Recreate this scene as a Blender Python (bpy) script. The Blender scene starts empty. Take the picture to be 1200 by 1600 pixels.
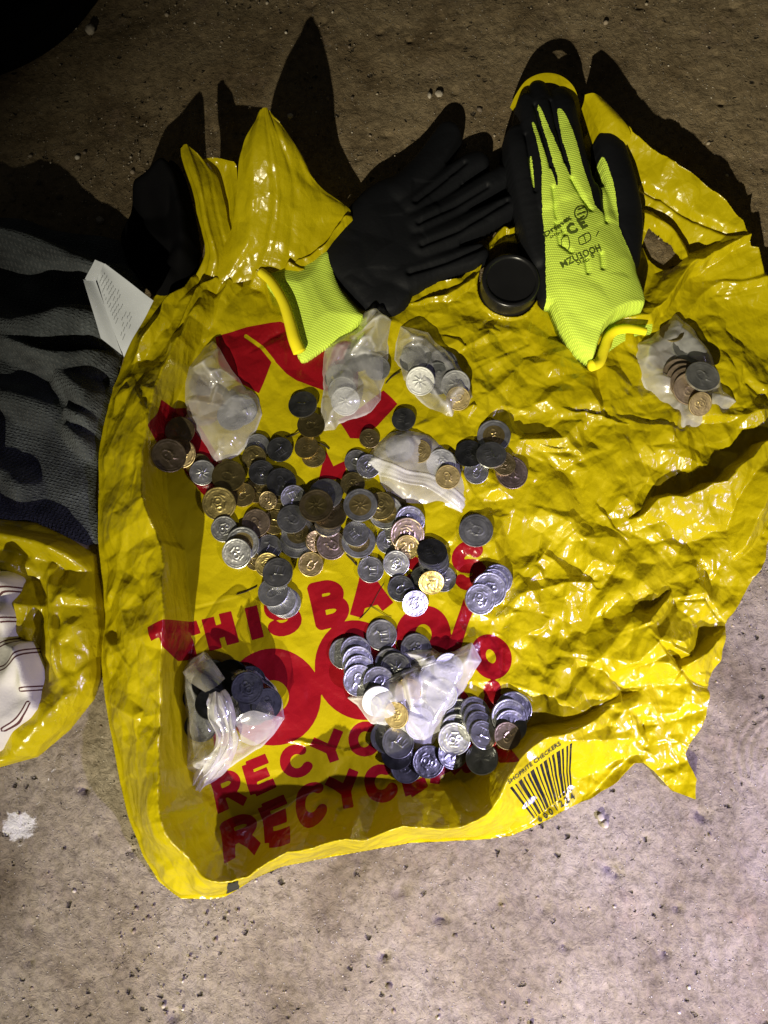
import bpy, bmesh, math, random
import numpy as np
from mathutils import Vector, Matrix, geometry

scene = bpy.context.scene
C = scene.collection

# ------------------------------------------------------------------ camera
F = 1164.0                       # focal length in photo pixels (photo 1200 x 1600)
TILT = math.radians(12.0)
H = 0.569
CT, ST = math.cos(TILT), math.sin(TILT)
cam_d = bpy.data.cameras.new('camera')
cam = bpy.data.objects.new('camera', cam_d); C.objects.link(cam)
cam.location = (0, 0, H); cam.rotation_euler = (TILT, 0, 0)
cam_d.sensor_fit = 'VERTICAL'; cam_d.sensor_height = 24.0
cam_d.lens = 24.0 * F / 1600.0
cam_d.clip_start = 0.01; cam_d.clip_end = 50
scene.camera = cam

# ------------------------------------------------------------------ light
world = bpy.data.worlds.new('World'); scene.world = world; world.use_nodes = True
bg = world.node_tree.nodes['Background']
bg.inputs[0].default_value = (0.62, 0.6, 0.55, 1); bg.inputs[1].default_value = 0.032

def spot(name, loc, target, power, col, angle, blend, radius):
    d = bpy.data.lights.new(name, 'SPOT'); o = bpy.data.objects.new(name, d); C.objects.link(o)
    o.location = loc
    o.rotation_euler = (Vector(target) - Vector(loc)).to_track_quat('-Z', 'Y').to_euler()
    d.energy = power; d.color = col; d.spot_size = math.radians(angle); d.spot_blend = blend
    d.shadow_soft_size = radius
    return o
spot('torch_key', (-0.33, -1.30, 0.95), (0.17, -0.14, 0), 240.0, (1.0, 0.915, 0.70), 46, 1.0, 0.010)
spot('torch_violet', (0.80, -0.47, 0.78), (0.28, -0.27, 0), 132.0, (0.60, 0.53, 1.0), 52, 1.0, 0.012)

scene.view_settings.view_transform = 'Standard'
scene.view_settings.look = 'None'
scene.view_settings.exposure = 0.0
scene.view_settings.gamma = 1.0
scene.view_settings.use_curve_mapping = False
scene.render.engine = 'CYCLES'
scene.cycles.transparent_max_bounces = 24
scene.cycles.max_bounces = 10

# ------------------------------------------------------------------ helpers: places
MM = 0.001
def P(px, py, z=0.0):
    """Where the ray seen at photo pixel (px,py) meets height z (metres)."""
    u = (px - 600.0) / F; v = -(py - 800.0) / F
    s = (H - z) / (CT - v * ST)
    return np.array([s * u, s * (v * CT + ST), z])
def PP(pts, z=0.0):
    return np.array([P(p[0], p[1], (p[2] * MM if len(p) > 2 else z))[:2] for p in pts])
def to_px(X, Y, z=0.0):
    dz = z - H
    zc = -(-ST * Y + CT * dz) * 1.0
    yc = CT * Y + ST * dz
    return 600 + F * X / zc, 800 - F * yc / zc

# ------------------------------------------------------------------ helpers: grids
class Grid:
    def __init__(s, x0, x1, y0, y1, r):
        s.r = r; s.x = np.arange(x0, x1 + r * .5, r); s.y = np.arange(y0, y1 + r * .5, r)
        s.X, s.Y = np.meshgrid(s.x, s.y)
        s.shape = s.X.shape
    def sample(s, Z, x, y):
        fx = np.clip((np.asarray(x) - s.x[0]) / s.r, 0, len(s.x) - 1.001)
        fy = np.clip((np.asarray(y) - s.y[0]) / s.r, 0, len(s.y) - 1.001)
        i = fx.astype(int); j = fy.astype(int); a = fx - i; b = fy - j
        return (Z[j, i] * (1 - a) * (1 - b) + Z[j, i + 1] * a * (1 - b) + Z[j + 1, i] * (1 - a) * b + Z[j + 1, i + 1] * a * b)

def smooth(Z, s):
    if s <= 0: return Z
    k = int(max(1, math.ceil(3 * s))); t = np.arange(-k, k + 1); w = np.exp(-t * t / (2 * s * s)); w /= w.sum()
    A = np.pad(Z, k, mode='edge')
    B = np.zeros((A.shape[0], Z.shape[1]))
    for i, wi in enumerate(w): B += wi * A[:, i:i + Z.shape[1]]
    R = np.zeros_like(Z, dtype=float)
    for i, wi in enumerate(w): R += wi * B[i:i + Z.shape[0], :]
    return R

def gnoise(shape, s, seed):
    rs = np.random.RandomState(seed)
    st = max(1, int(s / 3))
    sh = (shape[0] // st + 3, shape[1] // st + 3)
    a = smooth(rs.randn(*sh), s / st); a = (a - a.mean()) / (a.std() + 1e-9)
    if st == 1: return a[:shape[0], :shape[1]]
    yy = np.arange(shape[0]) / st; xx = np.arange(shape[1]) / st
    i = xx.astype(int); j = yy.astype(int); fa = (xx - i)[None, :]; fb = (yy - j)[:, None]
    g = lambda jj, ii: a[np.ix_(jj, ii)]
    return g(j, i) * (1 - fa) * (1 - fb) + g(j, i + 1) * fa * (1 - fb) + g(j + 1, i) * (1 - fa) * fb + g(j + 1, i + 1) * fa * fb

def facet(G, sp, seed, ang=0.0, stretch=1.0):
    """Crumpled-film field: random heights over an irregular triangulation, so flat facets meet in sharp creases."""
    rs = np.random.RandomState(seed)
    x0, x1, y0, y1 = G.x[0], G.x[-1], G.y[0], G.y[-1]
    cx, cy = (x0 + x1) / 2, (y0 + y1) / 2; R = math.hypot(x1 - x0, y1 - y0) / 2 + 3 * sp * stretch
    nu = int(2 * R / sp) + 1; nv = int(2 * R / (sp * stretch)) + 1
    U, V = np.meshgrid(np.arange(nu), np.arange(nv))
    U = (U + rs.uniform(-.48, .48, U.shape)) * sp - R; V = (V + rs.uniform(-.48, .48, V.shape)) * sp * stretch - R
    c, s_ = math.cos(ang), math.sin(ang)
    PX = (cx + U * c - V * s_).ravel(); PY = (cy + U * s_ + V * c).ravel()
    m = sp * stretch * 2.2 + sp
    k = (PX > x0 - m) & (PX < x1 + m) & (PY > y0 - m) & (PY < y1 + m)
    PX, PY = PX[k], PY[k]; h = rs.uniform(-1, 1, len(PX))
    co = [Vector((float(a) / sp, float(b) / sp)) for a, b in zip(PX, PY)]
    vs, es, fs, _, _, _ = geometry.delaunay_2d_cdt(co, [], [], 0, 1e-6, False)
    Z = np.zeros(G.shape)
    ix = (PX - G.x[0]) / G.r; iy = (PY - G.y[0]) / G.r
    nx, ny = len(G.x), len(G.y)
    for f in fs:
        a, b, c_ = f[0], f[1], f[2]
        if max(a, b, c_) >= len(PX): continue
        xa, xb, xc, ya, yb, yc = ix[a], ix[b], ix[c_], iy[a], iy[b], iy[c_]
        i0 = max(0, int(math.ceil(min(xa, xb, xc)))); i1 = min(nx - 1, int(max(xa, xb, xc)))
        j0 = max(0, int(math.ceil(min(ya, yb, yc)))); j1 = min(ny - 1, int(max(ya, yb, yc)))
        if i1 < i0 or j1 < j0: continue
        den = (yb - yc) * (xa - xc) + (xc - xb) * (ya - yc)
        if abs(den) < 1e-9: continue
        gx = np.arange(i0, i1 + 1)[None, :]; gy = np.arange(j0, j1 + 1)[:, None]
        l1 = ((yb - yc) * (gx - xc) + (xc - xb) * (gy - yc)) / den
        l2 = ((yc - ya) * (gx - xc) + (xa - xc) * (gy - yc)) / den
        l3 = 1 - l1 - l2
        ok = (l1 >= -1e-6) & (l2 >= -1e-6) & (l3 >= -1e-6)
        sub = Z[j0:j1 + 1, i0:i1 + 1]
        sub[ok] = (l1 * h[a] + l2 * h[b] + l3 * h[c_])[ok]
    return Z

def polyline(G_X, G_Y, pts, vals=None, closed=False):
    """distance to a polyline, side of it, and values interpolated along it"""
    pts = np.asarray(pts, float); n = len(pts)
    best = np.full(G_X.shape, 1e9); side = np.zeros(G_X.shape)
    out = None
    if vals is not None:
        vals = np.asarray(vals, float)
        if vals.ndim == 1: vals = vals[:, None]
        out = np.zeros(G_X.shape + (vals.shape[1],))
    for i in range(n if closed else n - 1):
        a = pts[i]; b = pts[(i + 1) % n]; d = b - a; L2 = d @ d + 1e-15
        dx = G_X - a[0]; dy = G_Y - a[1]
        t = np.clip((dx * d[0] + dy * d[1]) / L2, 0, 1)
        ex = dx - t * d[0]; ey = dy - t * d[1]
        dd = ex * ex + ey * ey
        m = dd < best
        best[m] = dd[m]; side[m] = np.sign(d[0] * dy - d[1] * dx)[m]
        if out is not None:
            v = vals[i][None, None, :] * (1 - t[..., None]) + vals[(i + 1) % n][None, None, :] * t[..., None] if G_X.ndim == 2 else None
            out[m] = v[m]
    return np.sqrt(best), side, out

def sdf(G_X, G_Y, pts):
    """positive inside"""
    pts = np.asarray(pts, float)
    d, _, _ = polyline(G_X, G_Y, pts, None, True)
    inside = np.zeros(G_X.shape, bool); n = len(pts)
    for i in range(n):
        a = pts[i]; b = pts[(i + 1) % n]
        if a[1] == b[1]: continue
        c = ((a[1] > G_Y) != (b[1] > G_Y)) & (G_X < (b[0] - a[0]) * (G_Y - a[1]) / (b[1] - a[1]) + a[0])
        inside ^= c
    return np.where(inside, d, -d)

def spline(pts, n=6, closed=False):
    """Catmull-Rom through points"""
    pts = np.asarray(pts, float); N = len(pts); out = []
    rng = range(N if closed else N - 1)
    for i in rng:
        g = (lambda k: pts[k % N]) if closed else (lambda k: pts[min(max(k, 0), N - 1)])
        p0, p1, p2, p3 = g(i - 1), g(i), g(i + 1), g(i + 2)
        for k in range(n):
            t = k / n
            out.append(.5 * ((2 * p1) + (-p0 + p2) * t + (2 * p0 - 5 * p1 + 4 * p2 - p3) * t * t + (-p0 + 3 * p1 - 3 * p2 + p3) * t ** 3))
    if not closed: out.append(pts[-1])
    return np.array(out)

# ------------------------------------------------------------------ helpers: objects
def tag(o, label=None, cat=None, group=None, kind=None):
    if label: o['label'] = label
    if cat: o['category'] = cat
    if group: o['group'] = group
    if kind: o['kind'] = kind
    return o
def link(name, me, mat, parent=None):
    o = bpy.data.objects.new(name, me); C.objects.link(o)
    if mat and not me.materials: me.materials.append(mat)
    if parent:
        o.parent = parent
        bpy.context.view_layer.update()
        o.matrix_parent_inverse = parent.matrix_world.inverted()
    return o
def empty(name, loc):
    o = bpy.data.objects.new(name, None); C.objects.link(o); o.location = loc; o.empty_display_size = .01
    bpy.context.view_layer.update()
    return o
def mesh_np(name, V, Fq, smooth_=True, attrs=None):
    me = bpy.data.meshes.new(name)
    V = np.asarray(V, np.float32); Fq = np.asarray(Fq, np.int32); k = Fq.shape[1]
    me.vertices.add(len(V)); me.vertices.foreach_set('co', V.ravel())
    me.loops.add(Fq.size); me.loops.foreach_set('vertex_index', Fq.ravel())
    me.polygons.add(len(Fq)); me.polygons.foreach_set('loop_start', np.arange(0, Fq.size, k, dtype=np.int32))
    me.update(calc_edges=True)
    if smooth_: me.polygons.foreach_set('use_smooth', np.ones(len(Fq), bool))
    for n, a in (attrs or {}).items():
        at = me.attributes.new(n, 'FLOAT', 'POINT'); at.data.foreach_set('value', np.asarray(a, np.float32).ravel())
    me.validate()
    return me
def hf_mesh(name, G, Z, m, Zb=None, attrs=None, shift=True):
    """Sheet over the part of the grid where m > 0, its edge pulled onto m = 0; with Zb a closed body."""
    ny, nx = G.shape
    ins = m > 0
    cell = ins[:-1, :-1] | ins[1:, :-1] | ins[:-1, 1:] | ins[1:, 1:]
    cell &= (np.minimum.reduce([m[:-1, :-1], m[1:, :-1], m[:-1, 1:], m[1:, 1:]]) > -3 * G.r)
    X = G.X.copy(); Y = G.Y.copy()
    if shift:
        gy, gx = np.gradient(m, G.r); g2 = gx * gx + gy * gy + 1e-3
        out = (~ins) & (m > -3 * G.r)
        st = np.clip(-m / g2, -2 * G.r, 2 * G.r)
        X[out] += (st * gx)[out]; Y[out] += (st * gy)[out]
    used = np.zeros(G.shape, bool)
    used[:-1, :-1] |= cell; used[1:, :-1] |= cell; used[:-1, 1:] |= cell; used[1:, 1:] |= cell
    idx = -np.ones(G.shape, int); idx[used] = np.arange(used.sum())
    V = np.stack([X[used], Y[used], Z[used]], 1)
    j, i = np.nonzero(cell)
    Q = np.stack([idx[j, i], idx[j, i + 1], idx[j + 1, i + 1], idx[j + 1, i]], 1)
    A = {k: a[used] for k, a in (attrs or {}).items()}
    if Zb is not None:
        edge = used & ~ins
        idb = -np.ones(G.shape, int); fresh = used & ~edge
        idb[edge] = idx[edge]; idb[fresh] = len(V) + np.arange(fresh.sum())
        V = np.concatenate([V, np.stack([X[fresh], Y[fresh], Zb[fresh]], 1)])
        Qb = np.stack([idb[j, i], idb[j + 1, i], idb[j + 1, i + 1], idb[j, i + 1]], 1)
        Q = np.concatenate([Q, Qb])
        A = {k: np.concatenate([A[k], a[fresh]]) for k, a in (attrs or {}).items()}
    return mesh_np(name, V, Q, True, A)
def tube_mesh(name, pts, rad, seg=10, taper=True, flat=1.0):
    pts = np.asarray(pts, float); n = len(pts); V = []; Q = []
    rad = np.broadcast_to(np.asarray(rad, float), (n,))
    for i in range(n):
        t = pts[min(i + 1, n - 1)] - pts[max(i - 1, 0)]; t /= np.linalg.norm(t) + 1e-12
        a = np.cross(t, [0, 0, 1.0]); 
        if np.linalg.norm(a) < 1e-3: a = np.array([1.0, 0, 0])
        a /= np.linalg.norm(a); b = np.cross(a, t)
        r = rad[i] * (0.35 if taper and i in (0, n - 1) else 1)
        for k in range(seg):
            w = 2 * math.pi * k / seg
            V.append(pts[i] + r * (math.cos(w) * a + flat * math.sin(w) * b))
    for i in range(n - 1):
        for k in range(seg):
            Q.append([i * seg + k, i * seg + (k + 1) % seg, (i + 1) * seg + (k + 1) % seg, (i + 1) * seg + k])
    Q2 = list(Q)
    me = bpy.data.meshes.new(name)
    caps = [list(range(seg))[::-1], [(n - 1) * seg + k for k in range(seg)]]
    me.from_pydata([tuple(v) for v in V], [], Q2 + caps); me.update()
    for p in me.polygons: p.use_smooth = True
    return me
def patch_mesh(name, rows, nu=46, nv=60, crumple=1.6, seed=0, zmin=None, pleat=0.0):
    """A sheet through rows of (px,py,z mm) control points, crumpled along its normal."""
    R = np.array([[P(p[0], p[1], p[2] * MM) for p in row] for row in rows])
    n = 12
    A = np.array([spline(r, n) for r in R])
    B = np.array([spline(A[:, k], n) for k in range(A.shape[1])]).transpose(1, 0, 2)
    ny, nx = B.shape[:2]
    du = np.gradient(B, axis=1); dv = np.gradient(B, axis=0)
    N = np.cross(du, dv); N /= np.linalg.norm(N, axis=2, keepdims=True) + 1e-12
    G = Grid(0, (nx - 1) * MM, 0, (ny - 1) * MM, MM)
    f = 1.0 * facet(G, .022, seed + 1, .25, 2.4) + .5 * np.abs(facet(G, .012, seed + 3, -.5, 2.0)) + .22 * facet(G, .006, seed + 2, .2, 2.2)
    B = B + N * (f[:ny, :nx, None] * crumple * MM)
    if pleat:
        rs_ = np.random.RandomState(seed + 9); kn = np.sort(rs_.uniform(0, 1, 13)); kn[0], kn[-1] = 0, 1
        pl = np.interp(np.linspace(0, 1, nx) , kn, np.where(np.arange(13) % 2, 1, -1) * rs_.uniform(.5, 1, 13))
        B = B + N * (pl[None, :, None] * np.linspace(1, .35, ny)[:, None, None] * pleat * MM)
    if zmin is not None: B[..., 2] = np.maximum(B[..., 2], zmin)
    idx = np.arange(ny * nx).reshape(ny, nx)
    Q = np.stack([idx[:-1, :-1].ravel(), idx[:-1, 1:].ravel(), idx[1:, 1:].ravel(), idx[1:, :-1].ravel()], 1)
    z0 = np.full(ny * nx, -50.0)
    return mesh_np(name, B.reshape(-1, 3), Q, True, {'print': z0, 'bar_u': z0, 'bar_v': z0, 'crisp': z0 * 0 + .9})

# ------------------------------------------------------------------ materials
def new_mat(name):
    m = bpy.data.materials.new(name); m.use_nodes = True
    nt = m.node_tree; b = nt.nodes['Principled BSDF']
    return m, nt, b
def nd(nt, t, **kw):
    n = nt.nodes.new(t)
    for k, v in kw.items():
        if k.startswith('i_'):
            key = k[2:]; key = int(key) if key.isdigit() else key.replace('_', ' ')
            n.inputs[key].default_value = v
        else: setattr(n, k, v)
    return n
def L(nt, a, b): nt.links.new(a, b)
def rgb(r, g, b): return (r, g, b, 1)
def noise_col(nt, c1, c2, scale, lo=.35, hi=.65, detail=6):
    tc = nd(nt, 'ShaderNodeTexCoord'); n = nd(nt, 'ShaderNodeTexNoise', i_Scale=scale, i_Detail=detail)
    L(nt, tc.outputs['Object'], n.inputs['Vector'])
    r = nd(nt, 'ShaderNodeValToRGB'); r.color_ramp.elements[0].position = lo; r.color_ramp.elements[1].position = hi
    r.color_ramp.elements[0].color = rgb(*c1); r.color_ramp.elements[1].color = rgb(*c2)
    L(nt, n.outputs['Fac'], r.inputs[0])
    return r.outputs[0], n.outputs['Fac'], tc
def bump(nt, b, h, strength, dist):
    n = nd(nt, 'ShaderNodeBump', i_Strength=strength, i_Distance=dist); L(nt, h, n.inputs['Height']); L(nt, n.outputs[0], b.inputs['Normal']); return n

YEL = (0.80, 0.63, 0.004); RED = (0.31, 0.006, 0.012)
def mat_yellow():
    m, nt, b = new_mat('yellow_film')
    at = nd(nt, 'ShaderNodeAttribute', attribute_name='print')
    gt = nd(nt, 'ShaderNodeMath', operation='GREATER_THAN', i_1=0.0); L(nt, at.outputs['Fac'], gt.inputs[0])
    cy, nf, tc = noise_col(nt, (0.50, 0.41, 0.002), (0.61, 0.505, 0.004), 16)
    mx = nd(nt, 'ShaderNodeMix', data_type='RGBA'); L(nt, gt.outputs[0], mx.inputs[0]); L(nt, cy, mx.inputs[6]); mx.inputs[7].default_value = rgb(*RED)
    # barcode
    u = nd(nt, 'ShaderNodeAttribute', attribute_name='bar_u'); v = nd(nt, 'ShaderNodeAttribute', attribute_name='bar_v')
    r = nd(nt, 'ShaderNodeValToRGB'); r.color_ramp.interpolation = 'CONSTANT'
    rs = random.Random(5); e = r.color_ramp.elements
    e[0].position = 0.0; e[0].color = rgb(0, 0, 0)
    pos = []; x = .0
    widths = [1.3, 1.6, .9, 1.4, 2.2, 1.2, .9, 1.6, 1.3, .8, 2.4, 1.2, 1.0, 1.4, 1.6, 1.0, 2.0, 1.3, .9, 1.2, 1.5, 1.3, 2.2, .9, 1.2, 1.5, 1.2, 1.0, 1.4, 1.4]
    tot = sum(widths)
    for i, w in enumerate(widths):
        pos.append((x, i % 2 == 0)); x += w / tot
    e[0].color = rgb(1, 1, 1)
    e[1].position = pos[1][0]; e[1].color = rgb(0, 0, 0)
    for p, on in pos[2:]:
        q = e.new(p); q.color = rgb(1, 1, 1) if on else rgb(0, 0, 0)
    L(nt, u.outputs['Fac'], r.inputs[0])
    def inside(sock):
        a = nd(nt, 'ShaderNodeMath', operation='GREATER_THAN', i_1=0.0); L(nt, sock, a.inputs[0])
        c = nd(nt, 'ShaderNodeMath', operation='LESS_THAN', i_1=1.0); L(nt, sock, c.inputs[0])
        d = nd(nt, 'ShaderNodeMath', operation='MULTIPLY'); L(nt, a.outputs[0], d.inputs[0]); L(nt, c.outputs[0], d.inputs[1]); return d.outputs[0]
    iu, iv = inside(u.outputs['Fac']), inside(v.outputs['Fac'])
    k = nd(nt, 'ShaderNodeMath', operation='MULTIPLY'); L(nt, iu, k.inputs[0]); L(nt, iv, k.inputs[1])
    k2 = nd(nt, 'ShaderNodeMath', operation='MULTIPLY'); L(nt, k.outputs[0], k2.inputs[0]); L(nt, r.outputs[0], k2.inputs[1])
    mx2 = nd(nt, 'ShaderNodeMix', data_type='RGBA'); L(nt, k2.outputs[0], mx2.inputs[0]); L(nt, mx.outputs[2], mx2.inputs[6]); mx2.inputs[7].default_value = rgb(.012, .012, .012)
    col = mx2.outputs[2]
    L(nt, col, b.inputs['Base Color'])
    b.inputs['Roughness'].default_value = 0.27; b.inputs['Specular IOR Level'].default_value = 0.62
    rr = nd(nt, 'ShaderNodeMapRange', i_3=.17, i_4=.32); L(nt, nf, rr.inputs[0]); L(nt, rr.outputs[0], b.inputs['Roughness'])
    n2 = nd(nt, 'ShaderNodeTexNoise', i_Scale=260.0, i_Detail=3.0); L(nt, tc.outputs['Object'], n2.inputs['Vector'])
    n2.inputs['Distortion'].default_value = 0.4
    am = nd(nt, 'ShaderNodeAttribute', attribute_name='crisp')
    def creased(scale, dist, seed):
        mp = nd(nt, 'ShaderNodeMapping'); mp.inputs['Location'].default_value = (seed, seed * .7, 0); mp.inputs['Rotation'].default_value = (0, 0, seed); mp.inputs['Scale'].default_value = (1, .62, 1)
        wn = nd(nt, 'ShaderNodeTexNoise', i_Scale=scale * .45, i_Detail=1.0); L(nt, tc.outputs['Object'], wn.inputs['Vector'])
        va = nd(nt, 'ShaderNodeVectorMath', operation='MULTIPLY_ADD'); L(nt, wn.outputs['Color'], va.inputs[0]); va.inputs[1].default_value = (.35 / scale,) * 3; L(nt, tc.outputs['Object'], va.inputs[2])
        L(nt, va.outputs[0], mp.inputs['Vector'])
        v = nd(nt, 'ShaderNodeTexVoronoi', i_Scale=scale, distance='CHEBYCHEV'); L(nt, mp.outputs[0], v.inputs['Vector'])
        k = nd(nt, 'ShaderNodeMath', operation='MULTIPLY', i_1=dist); L(nt, v.outputs['Distance'], k.inputs[0]); return k.outputs[0]
    sm_ = nd(nt, 'ShaderNodeMath', operation='ADD'); L(nt, creased(36, .0034, 1.3), sm_.inputs[0]); L(nt, creased(120, .0008, 2.1), sm_.inputs[1])
    s2 = nd(nt, 'ShaderNodeMath', operation='ADD'); L(nt, sm_.outputs[0], s2.inputs[0]); L(nt, creased(66, .0019, .4), s2.inputs[1])
    sc_ = nd(nt, 'ShaderNodeMath', operation='MULTIPLY'); L(nt, s2.outputs[0], sc_.inputs[0]); L(nt, am.outputs['Fac'], sc_.inputs[1])
    n3 = nd(nt, 'ShaderNodeMath', operation='MULTIPLY_ADD', i_1=.00022); L(nt, n2.outputs['Fac'], n3.inputs[0]); L(nt, sc_.outputs[0], n3.inputs[2])
    bp = bump(nt, b, n3.outputs[0], 1.0, 1.0)
    tr = nd(nt, 'ShaderNodeBsdfTranslucent'); L(nt, col, tr.inputs[0])
    mix = nd(nt, 'ShaderNodeMixShader', i_0=0.31); L(nt, b.outputs[0], mix.inputs[1]); L(nt, tr.outputs[0], mix.inputs[2])
    L(nt, mix.outputs[0], nt.nodes['Material Output'].inputs[0])
    return m

def mat_film(name, haze=.34, tint=(.90, .90, .89), lo=.5, hi=1.5, foldw=.55):
    m, nt, b = new_mat(name); nt.nodes.remove(b)
    tc = nd(nt, 'ShaderNodeTexCoord'); n = nd(nt, 'ShaderNodeTexNoise', i_Scale=40.0, i_Detail=4.0); L(nt, tc.outputs['Object'], n.inputs['Vector'])
    n.inputs['Distortion'].default_value = 1.5
    at = nd(nt, 'ShaderNodeAttribute', attribute_name='fold')
    tr = nd(nt, 'ShaderNodeBsdfTransparent'); tr.inputs[0].default_value = rgb(.97, .97, .965)
    df = nd(nt, 'ShaderNodeBsdfDiffuse'); df.inputs[0].default_value = rgb(*tint)
    tl = nd(nt, 'ShaderNodeBsdfTranslucent'); tl.inputs[0].default_value = rgb(*tint)
    gl = nd(nt, 'ShaderNodeBsdfGlossy', i_Roughness=.14); gl.inputs[0].default_value = rgb(1, 1, 1)
    m1 = nd(nt, 'ShaderNodeMixShader', i_0=.45); L(nt, df.outputs[0], m1.inputs[1]); L(nt, tl.outputs[0], m1.inputs[2])
    hz = nd(nt, 'ShaderNodeMapRange', i_1=.3, i_2=.75, i_3=haze * lo, i_4=haze * hi); L(nt, n.outputs['Fac'], hz.inputs[0])
    fo = nd(nt, 'ShaderNodeMath', operation='MULTIPLY_ADD', i_1=foldw); L(nt, at.outputs['Fac'], fo.inputs[0]); L(nt, hz.outputs[0], fo.inputs[2])
    lw = nd(nt, 'ShaderNodeLayerWeight', i_Blend=.5)
    p3 = nd(nt, 'ShaderNodeMath', operation='POWER', i_1=2.5); L(nt, lw.outputs['Facing'], p3.inputs[0])
    ad = nd(nt, 'ShaderNodeMath', operation='MULTIPLY_ADD', i_1=.6); L(nt, p3.outputs[0], ad.inputs[0]); L(nt, fo.outputs[0], ad.inputs[2]); ad.use_clamp = True
    m2 = nd(nt, 'ShaderNodeMixShader'); L(nt, ad.outputs[0], m2.inputs[0]); L(nt, tr.outputs[0], m2.inputs[1]); L(nt, m1.outputs[0], m2.inputs[2])
    p5 = nd(nt, 'ShaderNodeMath', operation='POWER', i_1=4.0); L(nt, lw.outputs['Facing'], p5.inputs[0])
    fr = nd(nt, 'ShaderNodeMath', operation='MULTIPLY_ADD', i_1=.6, i_2=.085); L(nt, p5.outputs[0], fr.inputs[0])
    m3 = nd(nt, 'ShaderNodeMixShader'); L(nt, fr.outputs[0], m3.inputs[0]); L(nt, m2.outputs[0], m3.inputs[1]); L(nt, gl.outputs[0], m3.inputs[2])
    L(nt, m3.outputs[0], nt.nodes['Material Output'].inputs[0])
    return m

def mat_metal(name, c1, c2, rough):
    m, nt, b = new_mat(name)
    col, f, tc = noise_col(nt, c1, c2, 130, .3, .7)
    oi = nd(nt, 'ShaderNodeObjectInfo')
    hs = nd(nt, 'ShaderNodeHueSaturation'); L(nt, col, hs.inputs['Color'])
    mr = nd(nt, 'ShaderNodeMapRange', i_3=.72, i_4=1.12); L(nt, oi.outputs['Random'], mr.inputs[0]); L(nt, mr.outputs[0], hs.inputs['Value'])
    L(nt, hs.outputs[0], b.inputs['Base Color'])
    b.inputs['Metallic'].default_value = .95
    r2 = nd(nt, 'ShaderNodeMapRange', i_3=rough - .07, i_4=rough + .12); L(nt, f, r2.inputs[0]); L(nt, r2.outputs[0], b.inputs['Roughness'])
    n2 = nd(nt, 'ShaderNodeTexNoise', i_Scale=900.0, i_Detail=3.0); L(nt, tc.outputs['Object'], n2.inputs['Vector'])
    bump(nt, b, n2.outputs['Fac'], .25, .0003)
    return m

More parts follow.
